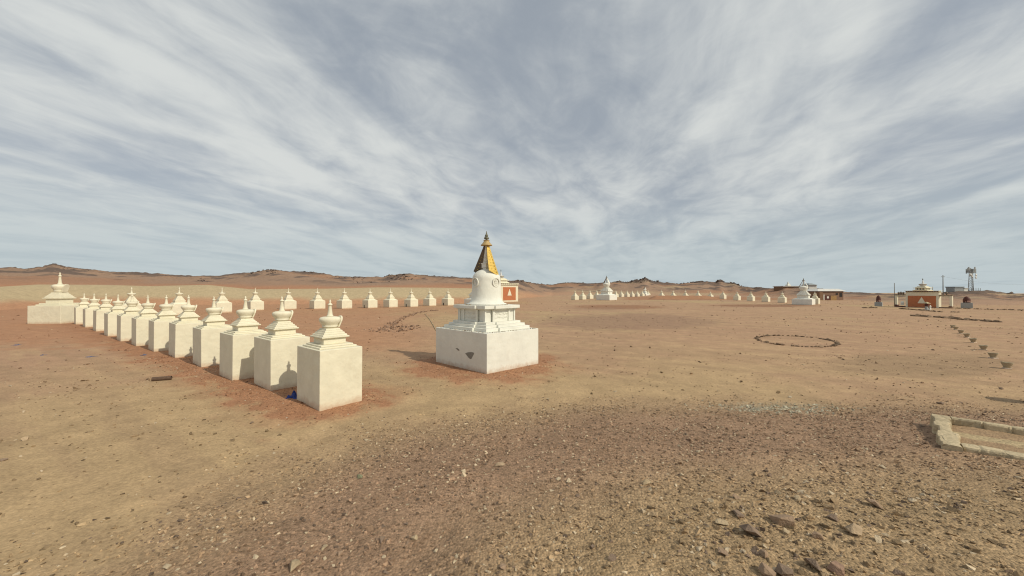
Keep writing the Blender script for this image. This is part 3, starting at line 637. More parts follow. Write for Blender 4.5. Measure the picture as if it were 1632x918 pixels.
o = copy_tree(BS); put_big(o, 757, 486.5, 47, .74, 'big white stupa nearly hidden behind the dome of the main stupa')
o = copy_tree(BS); put_big(o, 1029.5, 472.2, 40, .70, 'distant big stupa rising behind the last tiny stupas, below the pointed outcrop')

# ------------------------------------------------------------------ shrines with orange walls
def triangle(mb, cx, w_, z0, z1, y, d=.03):
    vs = [(cx-w_, y, z0), (cx+w_, y, z0), (cx, y, z1), (cx-w_, y+d, z0), (cx+w_, y+d, z0), (cx, y+d, z1)]
    mb.add(vs, [(0, 1, 2), (3, 5, 4), (0, 3, 4, 1), (1, 4, 5, 2), (2, 5, 3, 0)])
def roof_stupa(root, z, k):
    MB().fr(z, z+.12*k, .75*k, .75*k).fr(z+.121*k, z+.34*k, .55*k, .55*k).fr(z+.341*k, z+.42*k, .72*k, .72*k).fr(z+.421*k, z+.52*k, .55*k, .55*k).fr(z+.521*k, z+.62*k, .42*k, .42*k).build('roof_lantern', M['cream'], root, .01)
    mb = MB()
    for s in (-1, 1):
        for t in (-.3, 0, .3): mb.box(t*k-.07*k, t*k+.07*k, s*.55*k-.012, s*.55*k+.012, z+.15*k, z+.31*k); mb.box(s*.55*k-.012, s*.55*k+.012, t*k-.07*k, t*k+.07*k, z+.15*k, z+.31*k)
    mb.build('lantern_openings', M['dark'], root)
    MB().lathe([(.2*k, z+.62*k), (.34*k, z+.74*k), (.40*k, z+.88*k), (.38*k, z+.94*k), (.12*k, z+1.0*k), (.11*k, z+1.05*k), (.03*k, z+1.5*k)], 18).build('roof_vase', M['roofwhite'], root)
    MB().lathe([(.41*k, z+.86*k), (.425*k, z+.9*k), (.41*k, z+.92*k)], 18, caps=False).build('roof_band', M['brownmetal'], root)
    MB().lathe([(.03*k, z+1.48*k), (.06*k, z+1.55*k), (.01*k, z+1.75*k)], 10).build('finial', M['verdigris'], root)
# left one, seen corner-on behind the dome
Z0 = 77.; p = atz(797.5, Z0); hs = 2.6
rt = empty('shrine', (p.x, p.y+hs*1.414, 0), R(45)); tag(rt, 'orange walled cream shrine with white triangle, peeping out right of the main dome', 'shrine')
MB().fr(-.3, 3.55, hs, hs).build('wall', M['cream'], rt, .02)
for k in (1, 0):
    pn = MB().box(-hs*.72, hs*.72, -.02, .02, .35, 3.1).build('wall_panel', M['orange'], rt); pn.location = (0, -hs, 0) if k else (-hs, 0, 0); pn.rotation_euler = (0, 0, 0 if k else -R(90))
    t = MB(); triangle(t, 0, .62, 1.35, 2.75, -.05); t.build('triangle_emblem', M['cream'], pn)
MB().fr(3.56, 3.66, hs+.18, hs+.18).fr(3.86, 3.96, hs+.16, hs+.16).fr(3.661, 3.859, hs-.05, hs-.05).build('parapet', M['cream'], rt, .01)
mb = MB()
for i in range(9):
    t = -hs+.35+(2*hs-.7)*i/8; mb.box(t-.11, t+.11, -hs+.0, -hs+.06, 3.69, 3.83); mb.box(-hs+.0, -hs+.06, t-.11, t+.11, 3.69, 3.83)
mb.build('parapet_dentils', M['darkpaint'], rt)
roof_stupa(rt, 3.96, 1.7)
MB().fr(4.1, 4.9, 1.2, 1.2, .4, .4).build('roof', M['cream'], rt)
# right one, with open wings
k = .0655
rt = empty('shrine', (57.65, 53, -.12), R(-72)); rt['category'] = 'shrine'; rt['label'] = 'low orange shrine with white triangle and open side wings, on the far right'
zb = CH-(489-HY)*k; hw = 26.5*k
MB().box(-hw, hw, .0, .6, -.2, 2.25).build('wall', M['cream'], rt, .02)
pn = MB().box(-22.5*k, 22.5*k, -.03, .05, .18, 1.78).build('wall_panel', M['orange'], rt)
t = MB(); triangle(t, .3*k, 6.6*k, .72, 1.62, -.06); t.build('triangle_emblem', M['cream'], pn)
MB().box(-hw-.06, hw+.06, -.12, .7, -.2, .16).build('footing', M['brick'], rt)
MB().box(-hw-.1, hw+.1, -.1, .7, 2.251, 2.31).box(-hw-.1, hw+.1, -.1, .7, 2.44, 2.50).box(-hw, hw, 0, .6, 2.311, 2.439).build('parapet', M['cream'], rt, .01)
mb = MB()
for i in range(14):
    t = -hw+.12+(2*hw-.24)*i/13; mb.box(t-.10, t+.10, -.03, .05, 2.325, 2.425)
mb.build('parapet_dentils', M['darkpaint'], rt)
for sg in (-1, 1):
    x0, x1 = sorted((sg*hw, sg*45.5*k)); xo = sg*45.5*k
    a, b_ = sorted((xo, xo-sg*.24))
    wg = MB().box(a, b_, .1, .34, .3, 1.72).box(x0+.01, x1-.01, .1, .34, 1.721, 1.84).build('wing_frame', M['cream'], rt, .01)
    a, b_ = sorted((xo+sg*.05, sg*hw))
    MB().box(a, b_, .02, .42, 1.841, 1.95).build('wing_roof', M['brownmetal'], wg)
    MB().box(a, b_, .05, .3, -.2, .28).box(*sorted((xo, xo-sg*.3)), .0, .4, -.2, .45).build('wing_base', M['brick'] if sg > 0 else M['darkpaint'], wg, .01)
    for t in ((.3, .7, .5) if sg < 0 else (.5,)):
        xx = a+(b_-a)*t; MB().lathe([(.05, 1.951), (.06, 2.0), (.14, 2.12), (.15, 2.2), (.05, 2.28 if t != .5 else 2.34), (.01, 2.36 if t != .5 else 2.4)], 10, cx=xx, cy=.3).build('roof_ornament', M['brownmetal'], wg)
roof_stupa(rt, 2.50, 1.0); [setattr(c, 'location', (0, .3, 0)) for c in kids(rt) if c.name.split('.')[0] in ('roof_lantern', 'lantern_openings', 'roof_vase', 'roof_band', 'finial')]
p = atz(1438, 55.0)
o = MB().fr(.28, .5, .14, .14).lathe([(.15, .5), (.2, .62), (.16, .78), (.05, .82)], 14).build('white_urn', M['white'], None, .01, loc=(p.x, p.y+.0, -.0))
tag(o, 'small white urn on the red ledge under the left wing of the right shrine', 'urn')
# incense burner in front
x, y, z = P(1476.5, 494)
rt = empty('incense_burner', (x, y, z)); tag(rt, 'small roofed incense burner on a white foot in front of the right shrine', 'incense burner')
MB().fr(-.05, .12, .22, .22).fr(.12, .5, .12, .12, .09, .09).build('foot', M['grey'], rt, .01)
MB().fr(.5, .55, .2, .2).lathe([(.12, .55), (.17, .62), (.17, .74), (.12, .8)], 14).build('bowl', M['darkpaint'], rt)
MB().fr(.8, .84, .26, .26, .24, .24).fr(.841, 1.0, .22, .22, .03, .03).build('roof', M['footstone'], rt)
o = MB().fr(-.02, .30, .09, .09, .07, .07).lathe([(.08, .30), (.12, .42), (.06, .56), (.02, .6)], 12).build('white_stone_marker', M['white'], None, .01, loc=(x+.32, y-.1, z)); tag(o, 'little white stone post right beside the incense burner', 'stone post')
# painted boulders on pedestals
def pedestal(px, py, w_, h, rh, lab, seed):
    Z = CH*F/(py-HY); k = Z/F; w_ = w_*.8; rt = empty('pedestal_stone', ((px-CX)*k, Z, 0), R(-48)); tag(rt, lab, 'monument', 'dark red stones set on grey pedestals')
    MB().fr(-.15, h, w_*k/2, w_*k/2).build('pedestal', M['grey'], rt, .02)
    n = 14; prof = []
    v = MB(); hw_ = w_*k*.33
    prof = [(hw_*.92, h), (hw_*1.02, h+rh*.2), (hw_, h+rh*.45), (hw_*.85, h+rh*.7), (hw_*.55, h+rh*.9), (hw_*.12, h+rh)]
    v.lathe(prof, 14); r_ = random.Random(seed)
    v.v = [(x*(1+r_.uniform(-.08, .08)), y*.75*(1+r_.uniform(-.08, .08)), z) for x, y, z in v.v]
    v.build('painted_stone', M['darkpaint'], rt)
    MB().box(.02, hw_*.8, -hw_*.98, -hw_*.6, h+.06, h+rh*.33).box(-hw_*.45, -.04, -hw_*.95, -hw_*.6, h+.05, h+rh*.2).build('painted_patch', M['pinkstone'], rt, .03)
pedestal(1400, 488, 11, .62, 1.05, 'dark red rounded stone on a grey pedestal left of the right shrine', 1)
pedestal(1540.5, 491, 15, .72, .88, 'dark red rounded stone on a wide grey pedestal right of the right shrine', 2)
# ------------------------------------------------------------------ houses, tower, poles
def onhill(px, Z): return ((px-CX)/F*Z, Z, hillz(px, Z))
Z0 = 93.; k = Z0/F; x, y, z = (1325-CX)*k, Z0, 0
zt = lambda py: CH-(py-HY)*k
rt = empty('house', (x, y, 0)); tag(rt, 'low brown house with pale roof sheet and wooden gate, right of the big right stupa', 'house')
MB().box(-22*k, 19*k, 0, 5, -.5, zt(464)).build('wall', M['brick'], rt)
MB().prism([(-23*k, -.3), (23*k, -.3), (23*k, 5.3), (-23*k, 5.3)], zt(464)+.001, zt(460.2), [(-14*k, 1.5), (19.5*k, 1.5), (19.5*k, 4), (-14*k, 4)]).build('roof', M['roofwhite'], rt)
for (a, b_, c, d) in ((1332, 1335.5, 467.2, 469.8), (1338, 1342.2, 466.8, 473)):
    MB().box((a-1325)*k, (b_-1325)*k, -.05, .05, zt(d), zt(c)).build('window', M['dark'], rt)
g_ = MB().box((1311.5-1325)*k, (1321-1325)*k, -.5, -.4, zt(479.3), zt(471)).build('gate', M['darkpaint'], rt)
MB().box((1315-1325)*k, (1318-1325)*k, -.55, -.5, zt(475.5), zt(472.3)).build('notice_board', M['white'], g_)
MB().box((1321.2-1325)*k, (1330.5-1325)*k, -.5, -.4, zt(479.8), zt(471.2)).build('fence_board', M['ochre'], rt)
MB().box((1309.6-1325)*k, (1311-1325)*k, -.55, -.4, zt(479), zt(469.5)).build('gate_post', M['white'], rt)
MB().box((1301-1325)*k, (1306-1325)*k, -1, 4, -.2, zt(465)).build('side_wall', M['wood'], rt)
Z0 = 125.; k = Z0/F; p = ((1295.5-CX)*k, Z0); zt = lambda py: CH-(py-HY)*k
rt = empty('house', (p[0], p[1], zt(460))); tag(rt, 'pale house with grey hipped roof on the rise, above the brown house', 'house')
MB().box(-6.2*k, 6.2*k, 0, 3.2, -2, 5.6*k).build('wall', M['roofwhite'], rt)
MB().prism([(-7.2*k, -.4), (7.2*k, -.4), (7.2*k, 3.6), (-7.2*k, 3.6)], 5.61*k, 8.6*k, [(-2*k, 1.2), (2*k, 1.2), (2*k, 2), (-2*k, 2)]).build('roof', M['roofgrey'], rt)
Z0 = 140.; k = Z0/F; zt = lambda py: CH-(py-HY)*k
rt = empty('low_building', ((1262-CX)*k, Z0, zt(459))); tag(rt, 'long dark flat building on the hilltop, left of the big right stupa', 'building')
MB().box(-14*k, 14*k, 0, 5, -1, 2.4*k).build('wall', M['wood'], rt)
MB().box(-14.8*k, 15*k, -.4, 5.3, 2.401*k, 3.3*k).build('roof', M['roofwhite'], rt)
MB().tube((-1.2*k, 2, 3.2*k), (-1.2*k, 2, 10*k), .05).build('antenna', M['pole'], rt)
o = MB().fr(0, 2.2*k, 2.6*k, 2.6*k).fr(2.21*k, 4.2*k, 1.6*k, 1.6*k, 1.1*k, 1.1*k).lathe([(1.1*k, 4.2*k), (1.3*k, 5.2*k), (.4*k, 6*k), (.05*k, 8.4*k)], 12).build('rooftop_stupa', M['white'], None, loc=((1265.5-CX)*k, Z0+3, zt(459)+3.3*k))
tag(o, 'tiny white stupa on top of the long dark hilltop building', 'stupa')
# tower
Z0 = 112.; k = Z0/F; zt = lambda py: CH-(py-HY)*k
hz = hillz(1548, Z0); tx = (1548-CX)*k
rt = empty('telecom_tower', (tx, Z0, hz)); tag(rt, 'grey lattice telecom tower crowded with antennas on the right skyline', 'tower')
H = zt(427)-hz
for i in range(3):
    a = 2*math.pi*i/3+.4; MB().tube((.62*math.cos(a), .62*math.sin(a), -.2), (.36*math.cos(a), .36*math.sin(a), H*.93), .085, .06, 6).build('mast_leg', M['steel'], rt)
br = MB()
for j in range(9):
    for i in range(3):
        f0 = .62-.26*j/9; f1 = .62-.26*(j+1)/9; a = 2*math.pi*i/3+.4; b_ = 2*math.pi*(i+1)/3+.4; z0 = H*.93*j/9; z1 = H*.93*(j+1)/9
        br.tube((f0*math.cos(a), f0*math.sin(a), z0), (f1*math.cos(b_), f1*math.sin(b_), z1), .035, n=5); br.tube((f1*math.cos(a), f1*math.sin(a), z1), (f1*math.cos(b_), f1*math.sin(b_), z1), .03, n=5)
br.build('bracing', M['steel'], rt)
for i in range(10):
    a = 2*math.pi*i/10+.2; r_ = .72+.2*(i % 2); x, y = r_*math.cos(a), r_*math.sin(a); zz0 = H*(.76+.04*(i % 3))
    MB().box(x-.13, x+.13, y-.07, y+.07, zz0, zz0+H*.2).tube((x*.3, y*.3, zz0+H*.1), (x, y, zz0+H*.1), .04, n=5).build('panel_antenna', M['steel'] if i % 3 else M['roofgrey'], rt)
MB().lathe([(.85, H*.775), (.85, H*.79)], 16, caps=False).lathe([(.85, H*.9), (.85, H*.915)], 16, caps=False).box(-.7, .7, -.6, .6, H*.80, H*.83).build('platform', M['steel'], rt)
for (x, zc, r_) in ((-.95, .70, .38), (.62, .69, .40), (.55, .58, .40), (-.5, .62, .3)):
    d = MB().lathe([(.02, 0), (r_*.6, .05), (r_, .16), (r_, .2)], 16).build('dish', M['roofwhite'], rt); d.location = (x, -.5, H*zc); d.rotation_euler = (R(90), 0, R(20 if x > 0 else -20))
def shed(px0, px1, py0, py1, name, lab, cat, wall, roof):
    Z = 110.; k = Z/F; h = (py1-py0)*k; w_ = (px1-px0)/2*k; zg = CH-(py1-HY)*k
    rt = empty(name, (((px0+px1)/2-CX)*k, Z, zg)); tag(rt, lab, cat)
    MB().box(-w_, w_, 0, 2.2, -1, h*.84).build('wall', wall, rt); MB().box(-w_*1.06, w_*1.06, -.15, 2.4, h*.841, h).build('roof', roof, rt)
shed(1521.5, 1536, 456.8, 466, 'equipment_shed', 'grey shed with greenish flat roof beside the telecom tower', 'shed', M['grey'], M['roofgrey'])
shed(1536.6, 1542.5, 458.8, 465.5, 'equipment_cabinet', 'small white cabinet between the grey shed and the telecom tower', 'cabinet', M['white'], M['roofwhite'])
rt = empty('fence', ((1553-CX)*110/F, 110, 0)); tag(rt, 'short row of fence posts at the foot of the telecom tower', 'fence')
for px in (1544.5, 1548.5, 1552, 1555.5, 1559, 1562.5):
    x = (px-1553)*110/F; zz0 = hillz(px, 110); MB().tube((x, 0, zz0-.3), (x, 0, zz0+.85), .05, n=6).build('post', M['pole'], rt)
MB().tube((-8.5*110/F, 0, hillz(1544.5, 110)+.6), (9.5*110/F, 0, hillz(1562.5, 110)+.6), .02, n=5).build('rail', M['pole'], rt)
def pole(px, ptop, Z, lab, arm=True, r_=.09, pbot=None):
    k = Z/F; x = (px-CX)*k; zt_ = CH-(ptop-HY)*k; zb_ = (hillz(px, Z) if pbot is None else CH-(pbot-HY)*k)-.4
    rt = empty('utility_pole', (x, Z, zb_)); tag(rt, lab, 'utility pole')
    MB().tube((0, 0, 0), (0, 0, zt_-zb_), r_*1.15, r_*.8).build('post', M['pole'], rt)
    if arm: MB().box(-.45, .45, -.05, .05, zt_-zb_-.45, zt_-zb_-.35).build('crossarm', M['pole'], rt)
    return Vector((x, Z, zt_-.35))
pole(1425.5, 451, 57, 'thin dark pole at the left wing of the right shrine', False, .045, 487)
w1 = pole(1503, 438.5, 92, 'tall utility pole with crossarm behind the right wing of the right shrine')
pole(1486.3, 457, 100, 'short leaning pole behind the roof of the right shrine', False, .08)
w2 = pole(1700, 448, 96, 'utility pole beyond the right edge of the view')
for i in range(1):
    mb = MB(); pts = [w1.lerp(w2, t/12)-Vector((0, 0, 2.6*(1-(2*t/12-1)**2)*.45)) for t in range(13)]
    for a, b_ in zip(pts, pts[1:]): mb.tube(a, b_, .012, n=4)
    tag(mb.build('power_line', M['pole']), 'thin power line sagging across the sky at the far right', 'power line')
# ------------------------------------------------------------------ low stone enclosure at lower right
def wall_mat():
    m, n, l, b = newmat('mortared_stone'); b.inputs['Roughness'].default_value = .95; b.inputs['Specular IOR Level'].default_value = .15
    g = n.new('ShaderNodeNewGeometry')
    no = n.new('ShaderNodeTexNoise'); no.inputs['Scale'].default_value = 5; no.inputs['Detail'].default_value = 5; l.new(g.outputs['Position'], no.inputs['Vector'])
    ad = n.new('ShaderNodeVectorMath'); ad.operation = 'MULTIPLY_ADD'; l.new(no.outputs['Color'], ad.inputs[0]); ad.inputs[1].default_value = (.22, .22, .22); l.new(g.outputs['Position'], ad.inputs[2])
    ve = n.new('ShaderNodeTexVoronoi'); ve.feature = 'DISTANCE_TO_EDGE'; ve.inputs['Scale'].default_value = 3.6; l.new(ad.outputs[0], ve.inputs['Vector'])
    vc = n.new('ShaderNodeTexVoronoi'); vc.inputs['Scale'].default_value = 3.6; l.new(ad.outputs[0], vc.inputs['Vector'])
    def mr(v, a, c, lo, hi):
        q = n.new('ShaderNodeMapRange'); q.inputs[1].default_value = a; q.inputs[2].default_value = c; q.inputs[3].default_value = lo; q.inputs[4].default_value = hi; l.new(v, q.inputs[0]); return q.outputs[0]
    hs = n.new('ShaderNodeSeparateColor'); l.new(vc.outputs['Color'], hs.inputs[0])
    fn = n.new('ShaderNodeTexNoise'); fn.inputs['Scale'].default_value = 30; fn.inputs['Detail'].default_value = 8; fn.inputs['Roughness'].default_value = .7; l.new(g.outputs['Position'], fn.inputs['Vector'])
    ml = n.new('ShaderNodeMath'); ml.operation = 'MULTIPLY'; l.new(mr(hs.outputs[0], 0, 1, .82, 1.1), ml.inputs[0]); l.new(mr(fn.outputs[0], .3, .7, .72, 1.2), ml.inputs[1])
    m2 = n.new('ShaderNodeMath'); m2.operation = 'MULTIPLY'; l.new(ml.outputs[0], m2.inputs[0]); l.new(mr(ve.outputs['Distance'], 0, .02, .84, 1), m2.inputs[1])
    c = n.new('ShaderNodeVectorMath'); c.operation = 'SCALE'; c.inputs[0].default_value = (.49, .40, .26); l.new(m2.outputs[0], c.inputs['Scale']); l.new(c.outputs[0], b.inputs['Base Color'])
    h = n.new('ShaderNodeMath'); h.operation = 'ADD'; l.new(mr(ve.outputs['Distance'], 0, .06, 0, 1), h.inputs[0]); l.new(fn.outputs[0], h.inputs[1])
    bp = n.new('ShaderNodeBump'); bp.inputs['Strength'].default_value = .6; bp.inputs['Distance'].default_value = .012; l.new(h.outputs[0], bp.inputs['Height']); l.new(bp.outputs[0], b.inputs['Normal'])
    return m
M['wall'] = wall_mat()
def wallseg(mb, a, b_, th_, z0, z1, seed):            # one rough mortared run: cross-section swept along, edges broken stone by stone
    a = Vector(a); b_ = Vector(b_); d = b_-a; Ln = d.length; d.normalize(); nrm = Vector((-d.y, d.x)); r_ = random.Random(seed)
    n = int(Ln/.025); cells = []; t = 0
    while t < Ln+.5: cells.append((t, r_.uniform(-.03, .03), r_.uniform(-.03, .03), r_.uniform(-.007, .005))); t += r_.uniform(.14, .36)
    vs = []; K = 12
    for i in range(n+1):
        t = Ln*i/n; c = [q for q in cells if q[0] <= t][-1]; nx_ = [q[0] for q in cells if q[0] > t][0]; e = min(t-c[0], nx_-t); gp = .02*max(0, 1-e/.02)
        w0, w1 = c[1]+gp, th_+c[2]-gp; zt_ = z1+c[3]-gp*.25; sec = [(w0-.02, z0), (w0-.015, z0*.5+zt_*.5), (w0, zt_-.025), (w0+.012, zt_-.004)]+[(w0+(w1-w0)*s_, zt_) for s_ in (.25, .42, .6, .77)]+[(w1-.012, zt_-.004), (w1, zt_-.025), (w1+.015, z0*.5+zt_*.5), (w1+.02, z0)]
        for (w_, z_) in sec:
            p = a+d*t+nrm*w_; q = fbm(np.array([p.x*9+z_*7+seed]), np.array([p.y*9-z_*5]), 3, seed)[0]-.5
            vs.append((p.x+nrm.x*q*.018, p.y+nrm.y*q*.018, z_+q*.014))
    fs = [(i*K+j, i*K+j+1, (i+1)*K+j+1, (i+1)*K+j) for i in range(n) for j in range(K-1)]+[tuple(range(K))[::-1], tuple(range(n*K, n*K+K))]
    mb.add(vs, fs)
BL = Vector((5.83, 5.11)); TL = Vector((7.06, 6.34)); dr = Vector((.75, -.66)).normalized(); wt = .34
rt = empty('stone_enclosure', (BL.x, BL.y, 0)); tag(rt, 'low rectangular enclosure of yellowish stones at the lower right edge', 'stone wall')
def wpart(a, b_, th_, seed, z1=.335):
    mb = MB(); wallseg(mb, a-BL, b_-BL, th_, -.1, z1, seed); mb.build('wall_side', M['wall'], rt)
wpart(TL, BL, .18, 1); wpart(BL+Vector((.18*.75, -.18*.66))*1.06, BL+dr*4.5, .22, 2)
tr = TL+dr*.2; wpart(TL+dr*4.5, tr, .14, 3)
fl = [BL+(TL-BL)*.1+dr*.15, BL+(TL-BL)*.1+dr*4.6, BL+(TL-BL)*.95+dr*4.6, BL+(TL-BL)*.95+dr*.15]
fl = [v-BL for v in fl]; 
nx_, ny_ = 60, 26; vs = []; Cf = []
for j in range(ny_+1):
    for i in range(nx_+1):
        s, t = i/nx_, j/ny_; v = fl[0].lerp(fl[1], s).lerp(fl[3].lerp(fl[2], s), t); vs.append((v.x, v.y, .235+.04*(fbm(np.array([v.x*3.]), np.array([v.y*3.]), 3, 4)[0]-.5)+.05*(1-t)))
        w_ = fbm(np.array([v.x*1.6]), np.array([v.y*1.6]), 3, 14)[0]; Cf.append((PALE*1.05 if w_ > .5 else GRAV*.95) if t < .6 else GRAV*.95)
Fi = np.array([(j*(nx_+1)+i, j*(nx_+1)+i+1, (j+1)*(nx_+1)+i+1, (j+1)*(nx_+1)+i) for j in range(ny_) for i in range(nx_)])
fo = tri_mesh('earth_fill', np.array(vs), Fi, np.array(Cf), MG, rt, True); fo.data.attributes.new('grav', 'FLOAT', 'POINT').data.foreach_set('value', np.full(len(vs), .7, np.float32))
# ------------------------------------------------------------------ row of stone cups
cups = [(1518, 523), (1522.5, 525.8), (1530.6, 531.6), (1540.5, 537.6), (1550.5, 546), (1566.6, 557.9), (1582, 571), (1603.6, 587.5)]
c0 = None
for i, (px, py) in enumerate(cups):
    x, y, z = P(px, py)
    if c0 is None:
        c0 = empty('stone_cup', (0, 0, 0)); c0['category'] = 'stone cup'
        MB().lathe([(.07, .03), (.075, .07), (.105, .13), (.125, .18), (.13, .195), (.112, .195), (.10, .15), (.03, .10)], 20).build('bowl', M['cup'], c0)
        MB().fr(-.03, .03, .075, .095).build('foot', M['white'], c0, .008); o = c0
    else: o = copy_tree(c0)
    o.location = (x, y, z); o.rotation_euler = (random.uniform(-.05, .05), random.uniform(-.05, .05), random.uniform(0, 3)); o['group'] = 'row of cement cups on white feet'
    o['label'] = 'cement cup on a white foot, %s in the receding row' % (['farthest', 'seventh from the front', 'sixth from the front', 'fifth from the front', 'fourth from the front', 'third from the front', 'second from the front', 'nearest'][i])
# burner just at the right edge
x, y = 11.21, 7.98
rt = empty('fire_bowl', (x, y, G(x, y))); tag(rt, 'dark iron fire bowl on three legs cut by the right edge', 'fire bowl')
MB().lathe([(.05, .24), (.16, .27), (.22, .36), (.23, .46), (.21, .46), (.19, .37), (.03, .29)], 22).build('bowl', M['rust'], rt)
for i in range(3):
    a = i*2.09+.5; MB().tube((.13*math.cos(a), .13*math.sin(a), .3), (.24*math.cos(a), .24*math.sin(a), 0), .018, .014).build('leg', M['rust'], rt)
# ------------------------------------------------------------------ stone ring and stone lines, every stone a thing
lib_me = []
for i in range(10):
    V, Fc = hull(13, 500+i, random.uniform(.55, .8)); c = rng.uniform(.6, 1.5)
    o = tri_mesh('stone', V, Fc, np.ones((len(V), 1))*(np.array((.22, .15, .095))*c)[None], M['stone']); lib_me.append(o.data); bpy.data.objects.remove(o)
def stone_at(x, y, s, lab, grp, flatk=1, name='stone', z=None):
    o = bpy.data.objects.new(name, random.choice(lib_me)); COL.objects.link(o)
    o.location = (x, y, (G(x, y) if z is None else z)+s*.25*flatk); o.rotation_euler = (random.uniform(-.2, .2), random.uniform(-.2, .2), random.uniform(0, 6.3))
    o.scale = (s*random.uniform(.8, 1.3), s*random.uniform(.7, 1.1), s*random.uniform(.6, 1.0)*flatk); tag(o, lab, 'stone', grp)
    return o
ca = np.array(P(1270, 543.6)[:2]); e1 = np.array(P(1206, 540.0)[:2]); e2 = np.array(P(1335, 550)[:2]); mid = (e1+e2)/2
for i in range(52):
    if i in (9, 23, 37): continue
    a = 2*math.pi*i/52; X1, Y1 = 816, 0
    px = 1270.5+64.5*math.cos(a); py = 544.2+4.2*math.cos(a)-8.0*math.sin(a)*1.0
    x, y, z = P(px, py); stone_at(x, y, random.uniform(.06, .14), 'dark stone of the oval ring laid out on the sand', 'stones of the oval ring')
def line(pts, n, s0, s1, lab, grp, jit):
    pts = [np.array(P(*p)[:2]) for p in pts]; L_ = [np.hypot(*(b_-a)) for a, b_ in zip(pts, pts[1:])]; T = sum(L_)
    for i in range(n):
        t = (i+random.uniform(.2, .8))/n*T; j = 0
        while t > L_[j] and j < len(L_)-1: t -= L_[j]; j += 1
        p = pts[j]+(pts[j+1]-pts[j])*t/L_[j]; stone_at(p[0]+random.gauss(0, jit), p[1]+random.gauss(0, jit), random.uniform(s0, s1), lab, grp)
line([(1456, 503.7), (1500, 506.3), (1540, 510), (1594, 513.7)], 62, .12, .27, 'dark stone of the long low line above the cups', 'stones of the long line above the cups', .14)
line([(1436, 492.3), (1470, 495), (1500, 497.5), (1531, 498)], 40, .12, .26, 'dark stone of the line in front of the right shrine', 'stones of the line in front of the right shrine', .2)
line([(1500, 490.5), (1560, 493), (1640, 495)], 40, .10, .22, 'stone of the far kerb line right of the right shrine', 'stones of the far kerb line at right', .1)
line([(1380, 491), (1393, 490.8)], 9, .12, .25, 'stone of the small cluster left of the right shrine', 'stones of the small cluster at right', .2)
# ------------------------------------------------------------------ loose foreground rocks
def rock(px, py, wpx, lab, col, hk=.62, seed=0, name='rock'):
    x, y, z = P(px, py); s = wpx/2*y/F*1.05; hk *= 1.1; V, Fc = hull(12, 900+seed, hk); me_o = tri_mesh(name, V*s, Fc, np.ones((len(V), 1))*np.array(col)[None], M['stone'])
    me_o.location = (x, y, z+s*hk*.45); me_o.rotation_euler = (random.uniform(-.15, .15), random.uniform(-.15, .15), random.uniform(0, 6)); tag(me_o, lab, 'rock', 'loose rocks in the gravel')
    m = me_o.modifiers.new('bevel', 'BEVEL'); m.width = s*.025; m.segments = 1
A = (.32, .22, .145); B = (.41, .30, .19); D_ = (.24, .17, .12); E = (.42, .32, .2)
for i, (px, py, w_, lab, c) in enumerate([
    (1244, 832, 38, 'biggest reddish rock standing up in the gravel at lower right', A), (1250, 846, 20, 'pale chip leaning on the foot of the biggest reddish rock', E),
    (1195, 850, 34, 'dark purple-grey lump left of the biggest reddish rock', D_), (1148, 833, 22, 'pale angular rock with a long shadow, left of the dark lump', E),
    (1222, 912, 30, 'brown rock cut by the bottom edge, left one of the bottom pair', A), (1248, 914, 28, 'dark brown rock at the bottom edge, right one of the bottom pair', D_),
    (1292, 902, 30, 'sharp pointed dark rock near the bottom edge', D_), (1330, 908, 30, 'flat pinkish rock near the bottom edge, right of the sharp dark rock', (.3, .19, .13)),
    (1150, 880, 20, 'dark triangular rock low in the gravel, below the pale angular rock', A), (1328, 826, 22, 'flat dark rock right of the biggest reddish rock', D_),
    (1216, 884, 20, 'small brown wedge above the bottom pair of rocks', A), (1360, 848, 30, 'long slab lying right of the biggest reddish rock', B),
    (1236, 786, 16, 'small pale rock above the biggest reddish rock', E), (1390, 806, 24, 'flat brown slab at the right of the rock field', A),
    (1172, 792, 14, 'small dark wedge at the upper left of the rock field', A), (1270, 795, 14, 'small pale slab at the top of the rock field', E), (1300, 855, 18, 'brown wedge between the long slab and the biggest rock', A),
    (1430, 912, 22, 'grey rock at the bottom edge, far right of the rock field', D_), (1175, 820, 22, 'purple-grey slab just above the dark lump', D_), (1030, 771, 17, 'pale flat rock alone on the gravel, left of the rock field', E),
    (797, 741, 17, 'pale brown rock among chips at the middle of the foreground', B), (920, 790, 10, 'dark rock below and right of the middle rock', D_), (975, 889, 16, 'dark pointed rock near the bottom middle', D_), (973, 862, 9, 'small dark rock above the dark pointed rock', D_),
    (802, 903, 15, 'brown rock near the bottom, left of the dark pointed rock', A), (543, 882, 13, 'reddish brown rock near the bottom left of the gravel', A), (517, 872, 14, 'pale rock left of the reddish brown rock', E), (470, 903, 24, 'large flat pale slab near the bottom left', E),
    (662, 857, 14, 'pale slab near the bottom, between the flat slab and the middle', E), (1240, 661, 9, 'small rock on the patch of greenish rubble', B), (574, 760, 12, 'greenish stone left of the middle rock', (.25, .25, .15)), (1497, 643, 11, 'dark flat stone on the sand above the stone enclosure', D_),
    (1594, 620, 8, 'small dark stone near the right edge below the cups', D_), (402, 674, 8, 'dark clod on the sand below the slanting row', D_), (40, 701, 14, 'flat pale stone on the sand at far left', B), (8, 733, 10, 'dark stone on the sand at the left edge', D_)]):
    rock(px, py, w_, lab, c, random.uniform(.55, .85) if w_ > 25 else random.uniform(.35, .6), i)
